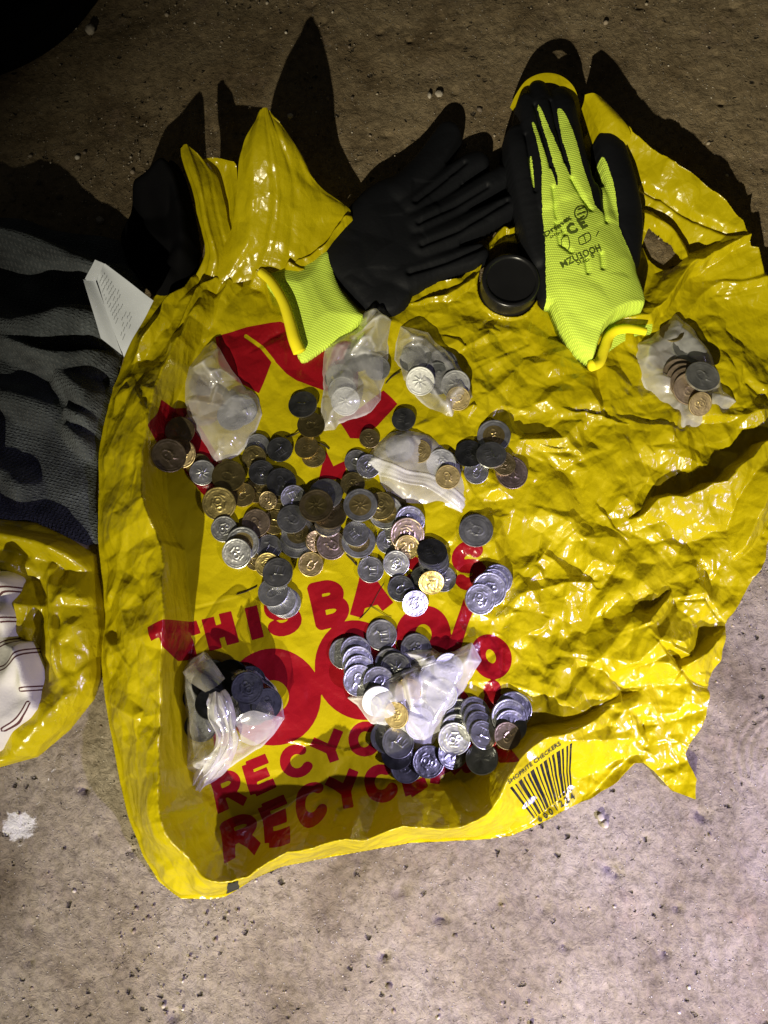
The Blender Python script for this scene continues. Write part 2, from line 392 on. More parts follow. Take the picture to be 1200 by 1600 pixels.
def mat_ground():
    m, nt, b = new_mat('packed_dirt')
    tc = nd(nt, 'ShaderNodeTexCoord'); V = tc.outputs['Object']
    def noise(sc, det=6, rough=.6, dist=0):
        n = nd(nt, 'ShaderNodeTexNoise', i_Scale=sc, i_Detail=det, i_Roughness=rough, i_Distortion=dist); L(nt, V, n.inputs['Vector']); return n.outputs['Fac']
    def ramp(f, stops):
        r = nd(nt, 'ShaderNodeValToRGB'); e = r.color_ramp.elements
        while len(e) < len(stops): e.new(.5)
        for q, (p, c) in zip(e, stops): q.position = p; q.color = rgb(*c)
        L(nt, f, r.inputs[0]); return r.outputs[0]
    def mixc(f, a, c, mode='MIX'):
        x = nd(nt, 'ShaderNodeMix', data_type='RGBA', blend_type=mode)
        for s, q in ((0, f), (6, a), (7, c)):
            if isinstance(q, (tuple, float, int)): x.inputs[s].default_value = rgb(*q) if isinstance(q, tuple) else q
            else: L(nt, q, x.inputs[s])
        return x.outputs[2]
    base = ramp(noise(9, 8, .65), [(.3, (.165, .133, .09)), (.5, (.275, .234, .172)), (.72, (.36, .318, .255))])
    so = nd(nt, 'ShaderNodeAttribute', attribute_name='browner')  # ground colour turns browner and darker towards the upper left
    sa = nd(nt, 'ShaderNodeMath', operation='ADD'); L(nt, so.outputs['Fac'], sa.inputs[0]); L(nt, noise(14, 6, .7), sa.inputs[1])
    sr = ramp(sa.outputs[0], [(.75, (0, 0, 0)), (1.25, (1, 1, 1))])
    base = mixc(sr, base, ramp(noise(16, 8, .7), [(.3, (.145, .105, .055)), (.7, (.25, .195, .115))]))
    stn = ramp(noise(7.5, 7, .68, 1.2), [(.48, (1, 1, 1)), (.66, (.56, .52, .46))])
    base = mixc(.8, base, stn, 'MULTIPLY')
    pink = ramp(noise(22, 4), [(.60, (0, 0, 0)), (.85, (.55, .55, .55))])
    base = mixc(pink, base, (.33, .235, .18))
    fine = ramp(noise(170, 5, .75), [(.3, (.40, .38, .35)), (.52, (1, 1, 1)), (.75, (1.25, 1.22, 1.2))])
    base = mixc(.85, base, fine, 'MULTIPLY')
    # dark pits and grains
    vo = nd(nt, 'ShaderNodeTexVoronoi', i_Scale=120.0, i_Randomness=1.0)
    dn = nd(nt, 'ShaderNodeTexNoise', i_Scale=210.0, i_Detail=4.0); L(nt, V, dn.inputs['Vector'])
    dv = nd(nt, 'ShaderNodeVectorMath', operation='MULTIPLY_ADD'); L(nt, dn.outputs['Color'], dv.inputs[0]); dv.inputs[1].default_value = (.009, .006, 0); L(nt, V, dv.inputs[2])
    L(nt, dv.outputs[0], vo.inputs['Vector'])
    pitm = ramp(vo.outputs['Distance'], [(.12, (1, 1, 1)), (.26, (0, 0, 0))])
    sel = ramp(noise(30, 5, .75), [(.54, (0, 0, 0)), (.60, (1, 1, 1))])
    pit = nd(nt, 'ShaderNodeMath', operation='MULTIPLY'); L(nt, pitm, pit.inputs[0]); L(nt, sel, pit.inputs[1])
    base = mixc(pit.outputs[0], base, (.045, .036, .025))
    vo2 = nd(nt, 'ShaderNodeTexVoronoi', i_Scale=300.0); L(nt, dv.outputs[0], vo2.inputs['Vector'])
    sp = ramp(vo2.outputs['Distance'], [(.12, (1, 1, 1)), (.2, (0, 0, 0))])
    sel2 = ramp(noise(35, 4, .7), [(.44, (0, 0, 0)), (.56, (1, 1, 1))])
    sm = nd(nt, 'ShaderNodeMath', operation='MULTIPLY'); L(nt, sp, sm.inputs[0]); L(nt, sel2, sm.inputs[1])
    base = mixc(sm.outputs[0], base, (.07, .055, .04))
    vo3 = nd(nt, 'ShaderNodeTexVoronoi', i_Scale=230.0); L(nt, V, vo3.inputs['Vector'])
    lt = ramp(vo3.outputs['Distance'], [(.06, (1, 1, 1)), (.14, (0, 0, 0))])
    base = mixc(lt, base, (.58, .54, .47))
    # spilled white paint, kept where the mesh says
    at = nd(nt, 'ShaderNodeAttribute', attribute_name='paint')
    ad = nd(nt, 'ShaderNodeMath', operation='MULTIPLY_ADD', i_1=1.6); 
    nn = nd(nt, 'ShaderNodeMath', operation='SUBTRACT', i_1=.5); L(nt, noise(150, 6, .75), nn.inputs[0])
    L(nt, nn.outputs[0], ad.inputs[0]); L(nt, at.outputs['Fac'], ad.inputs[2])
    pm = ramp(ad.outputs[0], [(.45, (0, 0, 0)), (.6, (1, 1, 1))])
    base = mixc(pm, base, (.72, .71, .68))
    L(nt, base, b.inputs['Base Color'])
    b.inputs['Roughness'].default_value = .88; b.inputs['Specular IOR Level'].default_value = .25
    hsum = nd(nt, 'ShaderNodeMath', operation='MULTIPLY_ADD', i_1=-1.6); L(nt, pit.outputs[0], hsum.inputs[0]); L(nt, noise(120, 9, .72, .5), hsum.inputs[2])
    h2 = nd(nt, 'ShaderNodeMath', operation='MULTIPLY_ADD', i_1=.5); L(nt, lt, h2.inputs[0]); L(nt, hsum.outputs[0], h2.inputs[2])
    bump(nt, b, h2.outputs[0], 1.0, .0034)
    return m

def mat_cloth(name, c1, c2, scale, rough=.9, weave=True, strength=.5, sheen=0.0, stretch=1.0):
    m, nt, b = new_mat(name)
    col, f, tc = noise_col(nt, c1, c2, 40, .3, .7)
    L(nt, col, b.inputs['Base Color']); b.inputs['Roughness'].default_value = rough
    b.inputs['Specular IOR Level'].default_value = .25
    if sheen: b.inputs['Sheen Weight'].default_value = sheen
    if weave:
        mp = nd(nt, 'ShaderNodeMapping'); mp.inputs['Scale'].default_value = (1, stretch, 1); mp.inputs['Rotation'].default_value = (0, 0, .35)
        L(nt, tc.outputs['Object'], mp.inputs['Vector'])
        w1 = nd(nt, 'ShaderNodeTexWave', wave_type='BANDS', bands_direction='X', i_Scale=scale, i_Distortion=5.0, i_Detail=3.0); w1.inputs['Detail Scale'].default_value = 4
        w2 = nd(nt, 'ShaderNodeTexWave', wave_type='BANDS', bands_direction='Y', i_Scale=scale, i_Distortion=5.0, i_Detail=3.0); w2.inputs['Detail Scale'].default_value = 4
        for w in (w1, w2): L(nt, mp.outputs[0], w.inputs['Vector'])
        ad = nd(nt, 'ShaderNodeMath', operation='MULTIPLY'); L(nt, w1.outputs['Fac'], ad.inputs[0]); L(nt, w2.outputs['Fac'], ad.inputs[1])
        n3 = nd(nt, 'ShaderNodeTexNoise', i_Scale=scale * 5, i_Detail=3.0); L(nt, tc.outputs['Object'], n3.inputs['Vector'])
        a2 = nd(nt, 'ShaderNodeMath', operation='MULTIPLY_ADD', i_1=.6); L(nt, n3.outputs['Fac'], a2.inputs[0]); L(nt, ad.outputs[0], a2.inputs[2])
        bump(nt, b, a2.outputs[0], strength, .0019)
        mm = nd(nt, 'ShaderNodeMix', data_type='RGBA', blend_type='MULTIPLY'); mm.inputs[0].default_value = .8
        rr = nd(nt, 'ShaderNodeMapRange', i_3=.35, i_4=1.25); L(nt, a2.outputs[0], rr.inputs[0])
        L(nt, col, mm.inputs[6]); L(nt, rr.outputs[0], mm.inputs[7]); L(nt, mm.outputs[2], b.inputs['Base Color'])
    return m

def mat_plain(name, col, rough=.5, spec=.5, var=.12, bumpy=0.0):
    m, nt, b = new_mat(name)
    c, f, tc = noise_col(nt, tuple(x * (1 - var) for x in col), tuple(x * (1 + var) for x in col), 60)
    L(nt, c, b.inputs['Base Color']); b.inputs['Roughness'].default_value = rough; b.inputs['Specular IOR Level'].default_value = spec
    if bumpy:
        n = nd(nt, 'ShaderNodeTexNoise', i_Scale=420.0, i_Detail=4.0); L(nt, tc.outputs['Object'], n.inputs['Vector']); bump(nt, b, n.outputs['Fac'], bumpy, .0008)
    return m

M = {}
M['yellow'] = mat_yellow()
M['film'] = mat_film('clear_film', .33, lo=.75, hi=1.3)
M['film_milky'] = mat_film('milky_film', .62, lo=.75, hi=1.3)
M['film_dark'] = mat_film('glassy_film', .10, lo=.3, hi=1.8, foldw=.30)
M['film_tail'] = mat_film('gathered_film', .42, lo=.6, hi=1.5)
M['film_hazy'] = mat_film('hazy_film', .46, lo=.85, hi=1.2)
M['film_thin'] = mat_film('thin_film', .22)
M['nickel'] = mat_metal('nickel', (.54, .55, .54), (.84, .85, .83), .30)
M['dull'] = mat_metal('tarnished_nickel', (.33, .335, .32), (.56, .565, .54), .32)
M['dark'] = mat_metal('nickel_dark_reflection', (.11, .115, .11), (.25, .255, .245), .31)  # nickel with the dark reflection of its surroundings put into the base colour
M['brass'] = mat_metal('brass', (.42, .32, .11), (.60, .47, .19), .31)
M['darkbrass'] = mat_metal('tarnished_brass', (.25, .20, .07), (.40, .32, .12), .35)
M['copper'] = mat_metal('worn_copper', (.34, .255, .17), (.48, .375, .26), .33)
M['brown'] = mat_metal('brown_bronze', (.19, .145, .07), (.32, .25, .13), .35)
M['black'] = mat_metal('near_black_metal', (.012, .013, .013), (.035, .037, .036), .36)  # base colour cut to near black so lit coins do not flash
for k_, c1_, c2_ in (('nickel', (.42, .43, .42), (.60, .61, .59)), ('dull', (.30, .305, .29), (.46, .465, .44)), ('dark', (.06, .065, .062), (.14, .145, .14)), ('brass', (.40, .31, .12), (.54, .43, .19)),
                     ('darkbrass', (.23, .185, .07), (.36, .29, .11)), ('copper', (.33, .25, .17), (.45, .355, .25)), ('black', (.012, .013, .013), (.035, .037, .036))):
    M['worn_' + k_] = mat_metal('glare_dimmed_' + k_, c1_, c2_, .55)  # same metals made darker and rougher to mute glare on bagged coins
M['ground'] = mat_ground()
M['blackrubber'] = mat_plain('black_nitrile_foam', (.012, .013, .015), .62, .35, .2, .5)
M['blackplastic'] = mat_plain('black_plastic', (.010, .010, .011), .28, .5, .1, .05)
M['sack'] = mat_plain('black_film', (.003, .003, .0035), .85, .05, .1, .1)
M['hem'] = mat_cloth('yellow_knit_hem', (.86, .74, .01), (.92, .80, .015), 500, .85, False, .4)
M['twig'] = mat_plain('dry_twig', (.03, .022, .012), .8, .2)
M['pebble'] = mat_plain('pale_stone', (.34, .30, .24), .85, .3, .25, .4)
M['ink'] = mat_plain('black_ink', (.012, .014, .008), .6, .3)
M['glove_ink'] = mat_plain('faded_black_ink', (.07, .10, .012), .8, .2)
M['paper'] = mat_plain('white_paper', (.66, .70, .76), .75, .3, .05, .05)
M['greyink'] = mat_plain('grey_ink', (.33, .35, .37), .8, .2)
M['knit'] = mat_cloth('grey_marl_knit', (.028, .033, .037), (.115, .132, .142), 90, .95, True, 1.0, .1, 1.5)

def mat_glove():
    m, nt, b = new_mat('lime_knit_and_black_coating')
    tc = nd(nt, 'ShaderNodeTexCoord')
    mp = nd(nt, 'ShaderNodeMapping'); L(nt, tc.outputs['Object'], mp.inputs['Vector'])
    at0 = nd(nt, 'ShaderNodeAttribute', attribute_name='rot')
    w1 = nd(nt, 'ShaderNodeTexWave', wave_type='BANDS', bands_direction='X', i_Scale=230.0, i_Distortion=.8)
    w2 = nd(nt, 'ShaderNodeTexWave', wave_type='BANDS', bands_direction='Y', i_Scale=170.0, i_Distortion=.8)
    mp.inputs['Rotation'].default_value = (0, 0, .35)
    for w in (w1, w2): L(nt, mp.outputs[0], w.inputs['Vector'])
    kn = nd(nt, 'ShaderNodeMath', operation='MULTIPLY'); L(nt, w1.outputs['Fac'], kn.inputs[0]); L(nt, w2.outputs['Fac'], kn.inputs[1])
    r = nd(nt, 'ShaderNodeMapRange', i_3=.72, i_4=1.06); L(nt, kn.outputs[0], r.inputs[0])
    lime = nd(nt, 'ShaderNodeMix', data_type='RGBA', blend_type='MULTIPLY'); lime.inputs[0].default_value = 1
    lime.inputs[6].default_value = rgb(.70, .93, .10); L(nt, r.outputs[0], lime.inputs[7])
    at = nd(nt, 'ShaderNodeAttribute', attribute_name='lime')
    n = nd(nt, 'ShaderNodeTexNoise', i_Scale=420.0, i_Detail=2.0); L(nt, tc.outputs['Object'], n.inputs['Vector'])
    q = nd(nt, 'ShaderNodeMath', operation='MULTIPLY_ADD', i_1=.0012); q0 = nd(nt, 'ShaderNodeMath', operation='SUBTRACT', i_1=.5); L(nt, n.outputs['Fac'], q0.inputs[0])
    L(nt, q0.outputs[0], q.inputs[0]); L(nt, at.outputs['Fac'], q.inputs[2])
    gt = nd(nt, 'ShaderNodeMath', operation='GREATER_THAN', i_1=0.0); L(nt, q.outputs[0], gt.inputs[0])
    mx = nd(nt, 'ShaderNodeMix', data_type='RGBA'); L(nt, gt.outputs[0], mx.inputs[0]); mx.inputs[6].default_value = rgb(.0055, .006, .0075); L(nt, lime.outputs[2], mx.inputs[7])
    L(nt, mx.outputs[2], b.inputs['Base Color'])
    rg = nd(nt, 'ShaderNodeMapRange', i_3=.60, i_4=.9); L(nt, gt.outputs[0], rg.inputs[0]); L(nt, rg.outputs[0], b.inputs['Roughness'])
    sg = nd(nt, 'ShaderNodeMapRange', i_3=.16, i_4=.25); L(nt, gt.outputs[0], sg.inputs[0]); L(nt, sg.outputs[0], b.inputs['Specular IOR Level'])
    hh = nd(nt, 'ShaderNodeMath', operation='MULTIPLY'); L(nt, kn.outputs[0], hh.inputs[0]); L(nt, gt.outputs[0], hh.inputs[1])
    h2 = nd(nt, 'ShaderNodeMath', operation='MULTIPLY_ADD', i_1=.5); L(nt, n.outputs['Fac'], h2.inputs[0]); L(nt, hh.outputs[0], h2.inputs[2])
    bump(nt, b, h2.outputs[0], .5, .0007)
    return m
M['glove'] = mat_glove()

# ------------------------------------------------------------------ ground
def axis(a, b, r, far):
    x = np.arange(a, b + r * .5, r); out = []; d = r; p = a
    lo = []
    while p > -far: d *= 1.35; p -= d; lo.append(p)
    d = r; p = x[-1]; hi = []
    while p < far: d *= 1.35; p += d; hi.append(p)
    return np.concatenate([lo[::-1], x, hi])
gx = axis(-.42, .42, .002, 3.0); gy = axis(-.30, .66, .002, 3.0)
GX, GY = np.meshgrid(gx, gy)
GZ = gnoise(GX.shape, 14, 11) * .0011 + gnoise(GX.shape, 4, 12) * .00045 + gnoise(GX.shape, 1.4, 13) * .00022
pn = gnoise(GX.shape, 2.0, 14); GZ -= .0022 * np.clip(pn - 2.1, 0, 1.2)
jag = gnoise(GX.shape, 1.6, 15)
for a_, b__, rr0 in ((1098, 1274, 5), (955, 1358, 5), (966, 1368, 4), (600, 1495, 3), (1042, 1490, 3.5), (130, 1234, 3.5), (205, 1330, 3), (1092, 1268, 3), (690, 1435, 5), (270, 1590, 5), (46, 1505, 2.5), (640, 1200, 2), (1130, 160, 4), (640, 60, 3), (1060, 1420, 3), (880, 1480, 3)):
    c0 = P(a_, b__); q0 = (np.hypot(GX - c0[0], (GY - c0[1]) * 1.5) / (rr0 * MM) + .3 * jag); GZ -= .0038 * np.exp(-np.clip(q0, 0, 9) ** 3)
pxg, pyg = to_px(GX, GY)
ca = P(1235, 1190)                       # trowel sweep marks at the right
rr_ = np.hypot(GX - ca[0], GY - ca[1]); an = np.arctan2(GY - ca[1], GX - ca[0])
wsw = np.exp(-((rr_ - .034) / .013) ** 2) * np.clip(np.cos(an - 2.4) * 1.6, 0, 1)
GZ += .0012 * wsw * np.sin(rr_ * 2 * np.pi / .0062)
GZ *= np.clip(1.6 - np.maximum(np.abs(GX), np.abs(GY)) / 1.5, .2, 1)
GZ -= .0014
pa = P(28, 1292); paint = .95 - np.hypot((GX - pa[0]) / .024, (GY - pa[1]) / .021)
d1, _, _ = polyline(GX, GY, [P(50, 1262)[:2], P(64, 1248)[:2], P(78, 1208)[:2], P(92, 1196)[:2]]); paint = np.maximum(paint, .62 - d1 / .0026)
idx = np.arange(GX.size).reshape(GX.shape)
me = mesh_np('ground', np.stack([GX.ravel(), GY.ravel(), GZ.ravel()], 1),
             np.stack([idx[:-1, :-1].ravel(), idx[:-1, 1:].ravel(), idx[1:, 1:].ravel(), idx[1:, :-1].ravel()], 1), True, {'paint': np.clip(paint, -2, 1), 'browner': np.clip((GY - .10) / .30 - .9 * (GX - .0), -1, 1)})
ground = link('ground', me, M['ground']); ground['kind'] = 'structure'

# ------------------------------------------------------------------ the yellow carrier bag
G = Grid(-.37, .37, -.21, .56, .0007)
PXG, PYG = to_px(G.X, G.Y)
OUT = [(302, 440), (268, 452), (240, 470), (220, 500), (203, 540), (188, 588), (170, 634), (157, 692), (157, 760), (156, 842), (161, 900), (163, 962), (159, 1012), (163, 1062),
       (170, 1112), (180, 1166), (190, 1222), (205, 1282), (226, 1336), (251, 1376), (286, 1402), (330, 1403), (352, 1400), (373, 1388), (396, 1372), (440, 1353),
       (500, 1341), (560, 1330), (640, 1315), (700, 1313), (760, 1309), (796, 1305), (830, 1290), (880, 1266), (920, 1246), (950, 1223), (970, 1206), (985, 1190),
       (1000, 1190), (1020, 1204), (1046, 1234), (1079, 1246), (1081, 1215), (1066, 1176), (1076, 1150), (1090, 1120), (1095, 1080), (1097, 1060), (1115, 1032),
       (1119, 1004), (1126, 970), (1146, 945), (1171, 905), (1186, 880), (1199, 830), (1212, 770), (1216, 690), (1212, 600), (1210, 520), (1201, 456), (1194, 430), (1174, 384, 28),
       (1161, 345, 30), (1134, 313, 31), (1092, 280, 31), (1040, 246, 33), (988, 206, 34), (966, 182, 30), (938, 160, 30), (905, 190, 14), (880, 300), (830, 345), (778, 366), (752, 400),
       (720, 440), (640, 455), (560, 400), (546, 336), (500, 372), (420, 400)]
out_xy = PP(OUT)
mB = sdf(G.X, G.Y, out_xy)
hole1 = PP([(1016, 352), (1032, 363), (1050, 381), (1066, 408), (1052, 416), (1034, 408), (1019, 396), (1008, 376)], .012)
mB = np.minimum(mB, -sdf(G.X, G.Y, hole1))
capc = P(797, 452); 
hole2 = np.array([(capc[0] + (.0275 + .003 * math.sin(2 * w)) * math.cos(w), capc[1] + .006 + .034 * math.sin(w)) for w in np.linspace(0, 2 * math.pi, 40, endpoint=False)])
sH2 = sdf(G.X, G.Y, hole2)
mB = np.minimum(mB, -sH2)

f1 = facet(G, .046, 1, .5, 1.5); f2 = facet(G, .021, 2, -.4, 1.5); f3 = facet(G, .0095, 3, .2, 1.4); f4 = facet(G, .030, 7, 1.0, 2.2)
f5 = facet(G, .0058, 9, .9, 1.6); f6 = facet(G, .030, 33, .9, 1.5); f7 = facet(G, .017, 44, .9, 4.0); f8 = facet(G, .015, 45, -.75, 4.0)
lower_r = np.exp(-(((PXG - 1000) / 130) ** 2 + ((PYG - 1010) / 130) ** 2))
mid_r = np.exp(-(((PXG - 930) / 120) ** 2 + ((PYG - 670) / 60) ** 2))
cr = 6.0 * np.abs(f1) + 3.2 * f2 + 3.2 * np.abs(f2) + 2.3 * f3 + 6.5 * np.abs(f4) - 4.5 + .65 * f5 + 2.6 * np.abs(f7) + 2.6 * np.abs(f8) + lower_r * (20 * np.abs(f6) + 5 * np.abs(f2) - 4) + mid_r * (5 * np.abs(f4) + 4 * np.abs(f2))
floor_w = 1 / (1 + np.exp(-(705 - PXG + .12 * (PYG - 900)) / 28.0)) * 1 / (1 + np.exp(-(PYG - 545) / 25.0))
top_w = 1 / (1 + np.exp((PYG - 520) / 25.0))
amp = (1.05 + .3 * lower_r) * (1 - floor_w) + .17 * floor_w
amp *= 1 - .45 * top_w
flat_l = gnoise(G.shape, 26, 5) * .7
Zm = (2.2 + amp * (cr + 2.0) + floor_w * (.5 + .4 * flat_l + .22 * f3 + .5 * np.abs(f7) + .5 * np.abs(f8)))
Zm = np.where(Zm < 1.0, 1.0 + .15 * (Zm - 1.0), Zm)

# standing rim along the left and the bottom
CREST = [(330, 440, 2, 14), (296, 500, 26, 12), (262, 560, 34, 9), (236, 625, 42, 7), (222, 700, 48, 6), (229, 770, 50, 6), (240, 840, 52, 6), (250, 905, 54, 6), (258, 975, 54, 6), (256, 1050, 54, 7), (250, 1120, 52, 9),
         (247, 1190, 50, 14), (256, 1260, 50, 22), (277, 1320, 52, 30), (306, 1366, 52, 34), (356, 1376, 52, 30), (400, 1350, 52, 26), (460, 1326, 52, 26), (530, 1312, 52, 26), (610, 1302, 52, 27),
         (690, 1293, 50, 28), (757, 1272, 46, 28), (786, 1222, 44, 14), (806, 1190, 42, 12), (850, 1160, 38, 9), (905, 1146, 28, 8), (960, 1112, 16, 8), (1010, 1070, 3, 8)]
cs = spline([list(P(c[0], c[1], c[2] * MM)[:2]) + [c[2], c[3]] for c in CREST], 4)
wcx, wcy = 4.2 * facet(G, .028, 27) * MM, 4.2 * facet(G, .028, 28) * MM
dC, sC, vC = polyline(G.X + wcx, G.Y + wcy, cs[:, :2], cs[:, 2:])
dO = np.abs(sdf(G.X, G.Y, out_xy))
zc, wi = vC[..., 0], vC[..., 1] * MM
tO = dO / (dO + dC + 1e-6)
wr = facet(G, .016, 21, .1, 2.4)
rim_out = zc * tO ** .75
rim_in = zc * np.clip(1 - dC / wi, 0, 1) ** 1.25
rim = np.where(sC < 0, rim_out, rim_in) * (1 + .14 * facet(G, .045, 29, .3, 1.0))
rim_k = np.clip(rim / 11.0, 0, 1)
rw = (7.0 * np.abs(f1) + 6.5 * np.abs(f4) + 4.2 * f2 + 4.0 * wr + 2.6 * f3 + .6 * f5 - 5.0)
Zm = np.where(rim > .01, np.maximum(Zm * (1 - rim_k) + (rim + rw * .95) * rim_k, np.minimum(Zm, 2 + rim)), Zm)
WARPX = (6.0 * f4 + 4.0 * f2) * MM; WARPY = (7.0 * facet(G, .03, 17, .3, 1.5) + 4.0 * facet(G, .014, 18)) * MM
def ridge(pts, wl, wr_, p=1.15, k=.55):
    """a raised fold: pts (px,py,height mm), widths in mm to the left and right of its run"""
    global Zm
    q = spline([list(P(a[0], a[1], a[2] * MM)[:2]) + [a[2]] for a in pts], 4)
    d, s, v = polyline(G.X + WARPX, G.Y + WARPY, q[:, :2], q[:, 2])
    w = np.where(s > 0, wl, wr_) * MM
    h = v[..., 0] * np.clip(1 - d / w, 0, 1) ** p
    Zm = np.where(h > .05, np.maximum(Zm, h + np.clip(h / 8, 0, 1) * (Zm * k)), Zm)
# big folds of the right half (left of the run = up in the photo when the run goes right)
ridge([(975, 822, 2), (1010, 806, 12), (1060, 780, 21), (1105, 762, 23), (1150, 738, 24), (1225, 690, 24)], 5, 42)
ridge([(1120, 880, 2), (1150, 850, 12), (1185, 800, 22), (1215, 760, 24)], 26, 18)
ridge([(968, 1002, 1), (990, 975, 13), (1020, 950, 16), (1045, 910, 4)], 6, 24)
ridge([(1040, 1052, 2), (1062, 1045, 14), (1095, 1034, 18), (1120, 1006, 16)], 6, 24)
ridge([(845, 640, 1), (880, 633, 6), (930, 652, 7), (990, 662, 5), (1030, 640, 1)], 4, 22)
ridge([(820, 690, 1), (836, 684, 6), (900, 700, 5), (960, 705, 1)], 4, 14)
ridge([(905, 760, 1), (940, 810, 6), (985, 850, 4)], 5, 14)
ridge([(760, 760, .5), (800, 730, 3), (850, 690, 4)], 6, 9)
ridge([(780, 930, 1), (840, 870, 5), (850, 868, 5), (905, 905, 6), (975, 930, 2)], 5, 22)
ridge([(425, 1163, 1), (470, 1158, 5), (560, 1163, 6), (640, 1170, 5), (690, 1182, 1)], 8, 10, 1.0, .3)
# handle strap at the upper right: its outer edge floats over the dirt
ridge([(908, 170, 18), (940, 160, 30), (988, 206, 34), (1040, 246, 33), (1092, 280, 31), (1134, 313, 31), (1161, 345, 30), (1176, 388, 28), (1196, 440, 16), (1205, 500, 6)], 9, 46, .9, .35)
ridge([(985, 345, 10), (1010, 345, 16), (1048, 372, 18), (1073, 415, 16), (1080, 430, 8)], 14, 9, 1.0, .3)
ridge([(925, 520, 3), (985, 500, 12), (1030, 480, 14), (1072, 430, 20), (1110, 405, 22), (1160, 378, 25)], 18, 7, 1.0, .35)
ridge([(1020, 560, 1), (1100, 470, 6), (1190, 440, 12)], 22, 16)
# crease pressed into the strap
q = PP([(1010, 284), (1040, 300), (1090, 335), (1160, 372)], .024); d_, _, _ = polyline(G.X, G.Y, q)
Zm -= 5.0 * np.exp(-(d_ / .0022) ** 2)
# gathered folds running from the left handle into the bag
for pts in ([(340, 440, 16), (300, 480, 16), (262, 545, 10), (250, 600, 3)], [(360, 440, 15), (350, 480, 10), (335, 520, 4)], [(400, 430, 18), (420, 455, 10), (440, 500, 3)],
            [(455, 412, 20), (500, 440, 8), (520, 470, 2)], [(305, 438, 14), (262, 470, 22), (226, 520, 18), (210, 560, 8)]):
    ridge(pts, 11, 11, 1.1, .4)
ridge([(470, 408, 16), (510, 386, 19), (545, 340, 26)], 14, 16, 1.0, .3)
# long thin pull lines across the flatter part
for pts, hgt in (([(430, 440), (380, 560), (352, 700)], 2.5), ([(300, 800), (360, 880), (470, 985)], 1.8), ([(285, 860), (330, 930), (405, 990)], 1.6), ([(640, 770), (730, 680), (830, 560)], 3.0), ([(700, 470), (770, 560), (860, 610)], 3.0),
                 ([(470, 560), (560, 600), (700, 590)], 1.8), ([(520, 720), (620, 700), (700, 640)], 1.5), ([(310, 900), (420, 905), (520, 960)], 1.4), ([(640, 850), (740, 905), (850, 1010)], 3.0), ([(700, 950), (780, 1000), (900, 1010)], 3.5),
                 ([(730, 820), (800, 880), (880, 990)], 3.5), ([(760, 640), (870, 760), (960, 900)], 4.0), ([(850, 560), (930, 610), (1010, 760)], 3.5), ([(540, 880), (640, 930), (700, 1000)], 1.4), ([(450, 1160), (560, 1100), (690, 1120)], 1.5)):
    ridge([(a, b_, hgt * (1 if 0 < k < len(pts) - 1 else .3)) for k, (a, b_) in enumerate(pts)], 4.5, 3.0, 1.0, .5)
# rolled edges: round the cap, along the mouth
dH = np.abs(sH2)
Zm = np.where(sH2 < 0, np.maximum(Zm, 6.5 * np.exp(-(dH / .0034) ** 2)), Zm)
ridge([(620, 486, 4), (660, 474, 7), (712, 452, 9), (750, 405, 10), (778, 370, 9), (830, 344, 6)], 5, 6, 1.0, .2)
# where things are pressed into the sheet
Zm = np.maximum(Zm, 1.9 + .2 * f3)
Z = smooth(Zm, .45) * MM

# print: letters as thick strokes in the plane of the sheet
def strokes_sd(PXs, PYs, strokes, w):
    best = np.full(PXs.shape, 1e9)
    for s in strokes:
        if len(s) == 2:          # straight strokes end square
            a, b_ = np.array(s[0], float), np.array(s[1], float); l_ = np.linalg.norm(b_ - a); t_ = (b_ - a) / l_
            al = np.abs((PXs - (a[0] + b_[0]) / 2) * t_[0] + (PYs - (a[1] + b_[1]) / 2) * t_[1]) - l_ / 2
            pe = np.abs((PXs - a[0]) * t_[1] - (PYs - a[1]) * t_[0]) - w
            best = np.minimum(best, np.maximum(al, pe)); continue
        d, _, _ = polyline(PXs, PYs, s); best = np.minimum(best, d - w)
    return -best
def arc(cx, cy, rx, ry, a0, a1, n=14):
    return [(cx + rx * math.cos(math.radians(a)), cy + ry * math.sin(math.radians(a))) for a in np.linspace(a0, a1, n)]
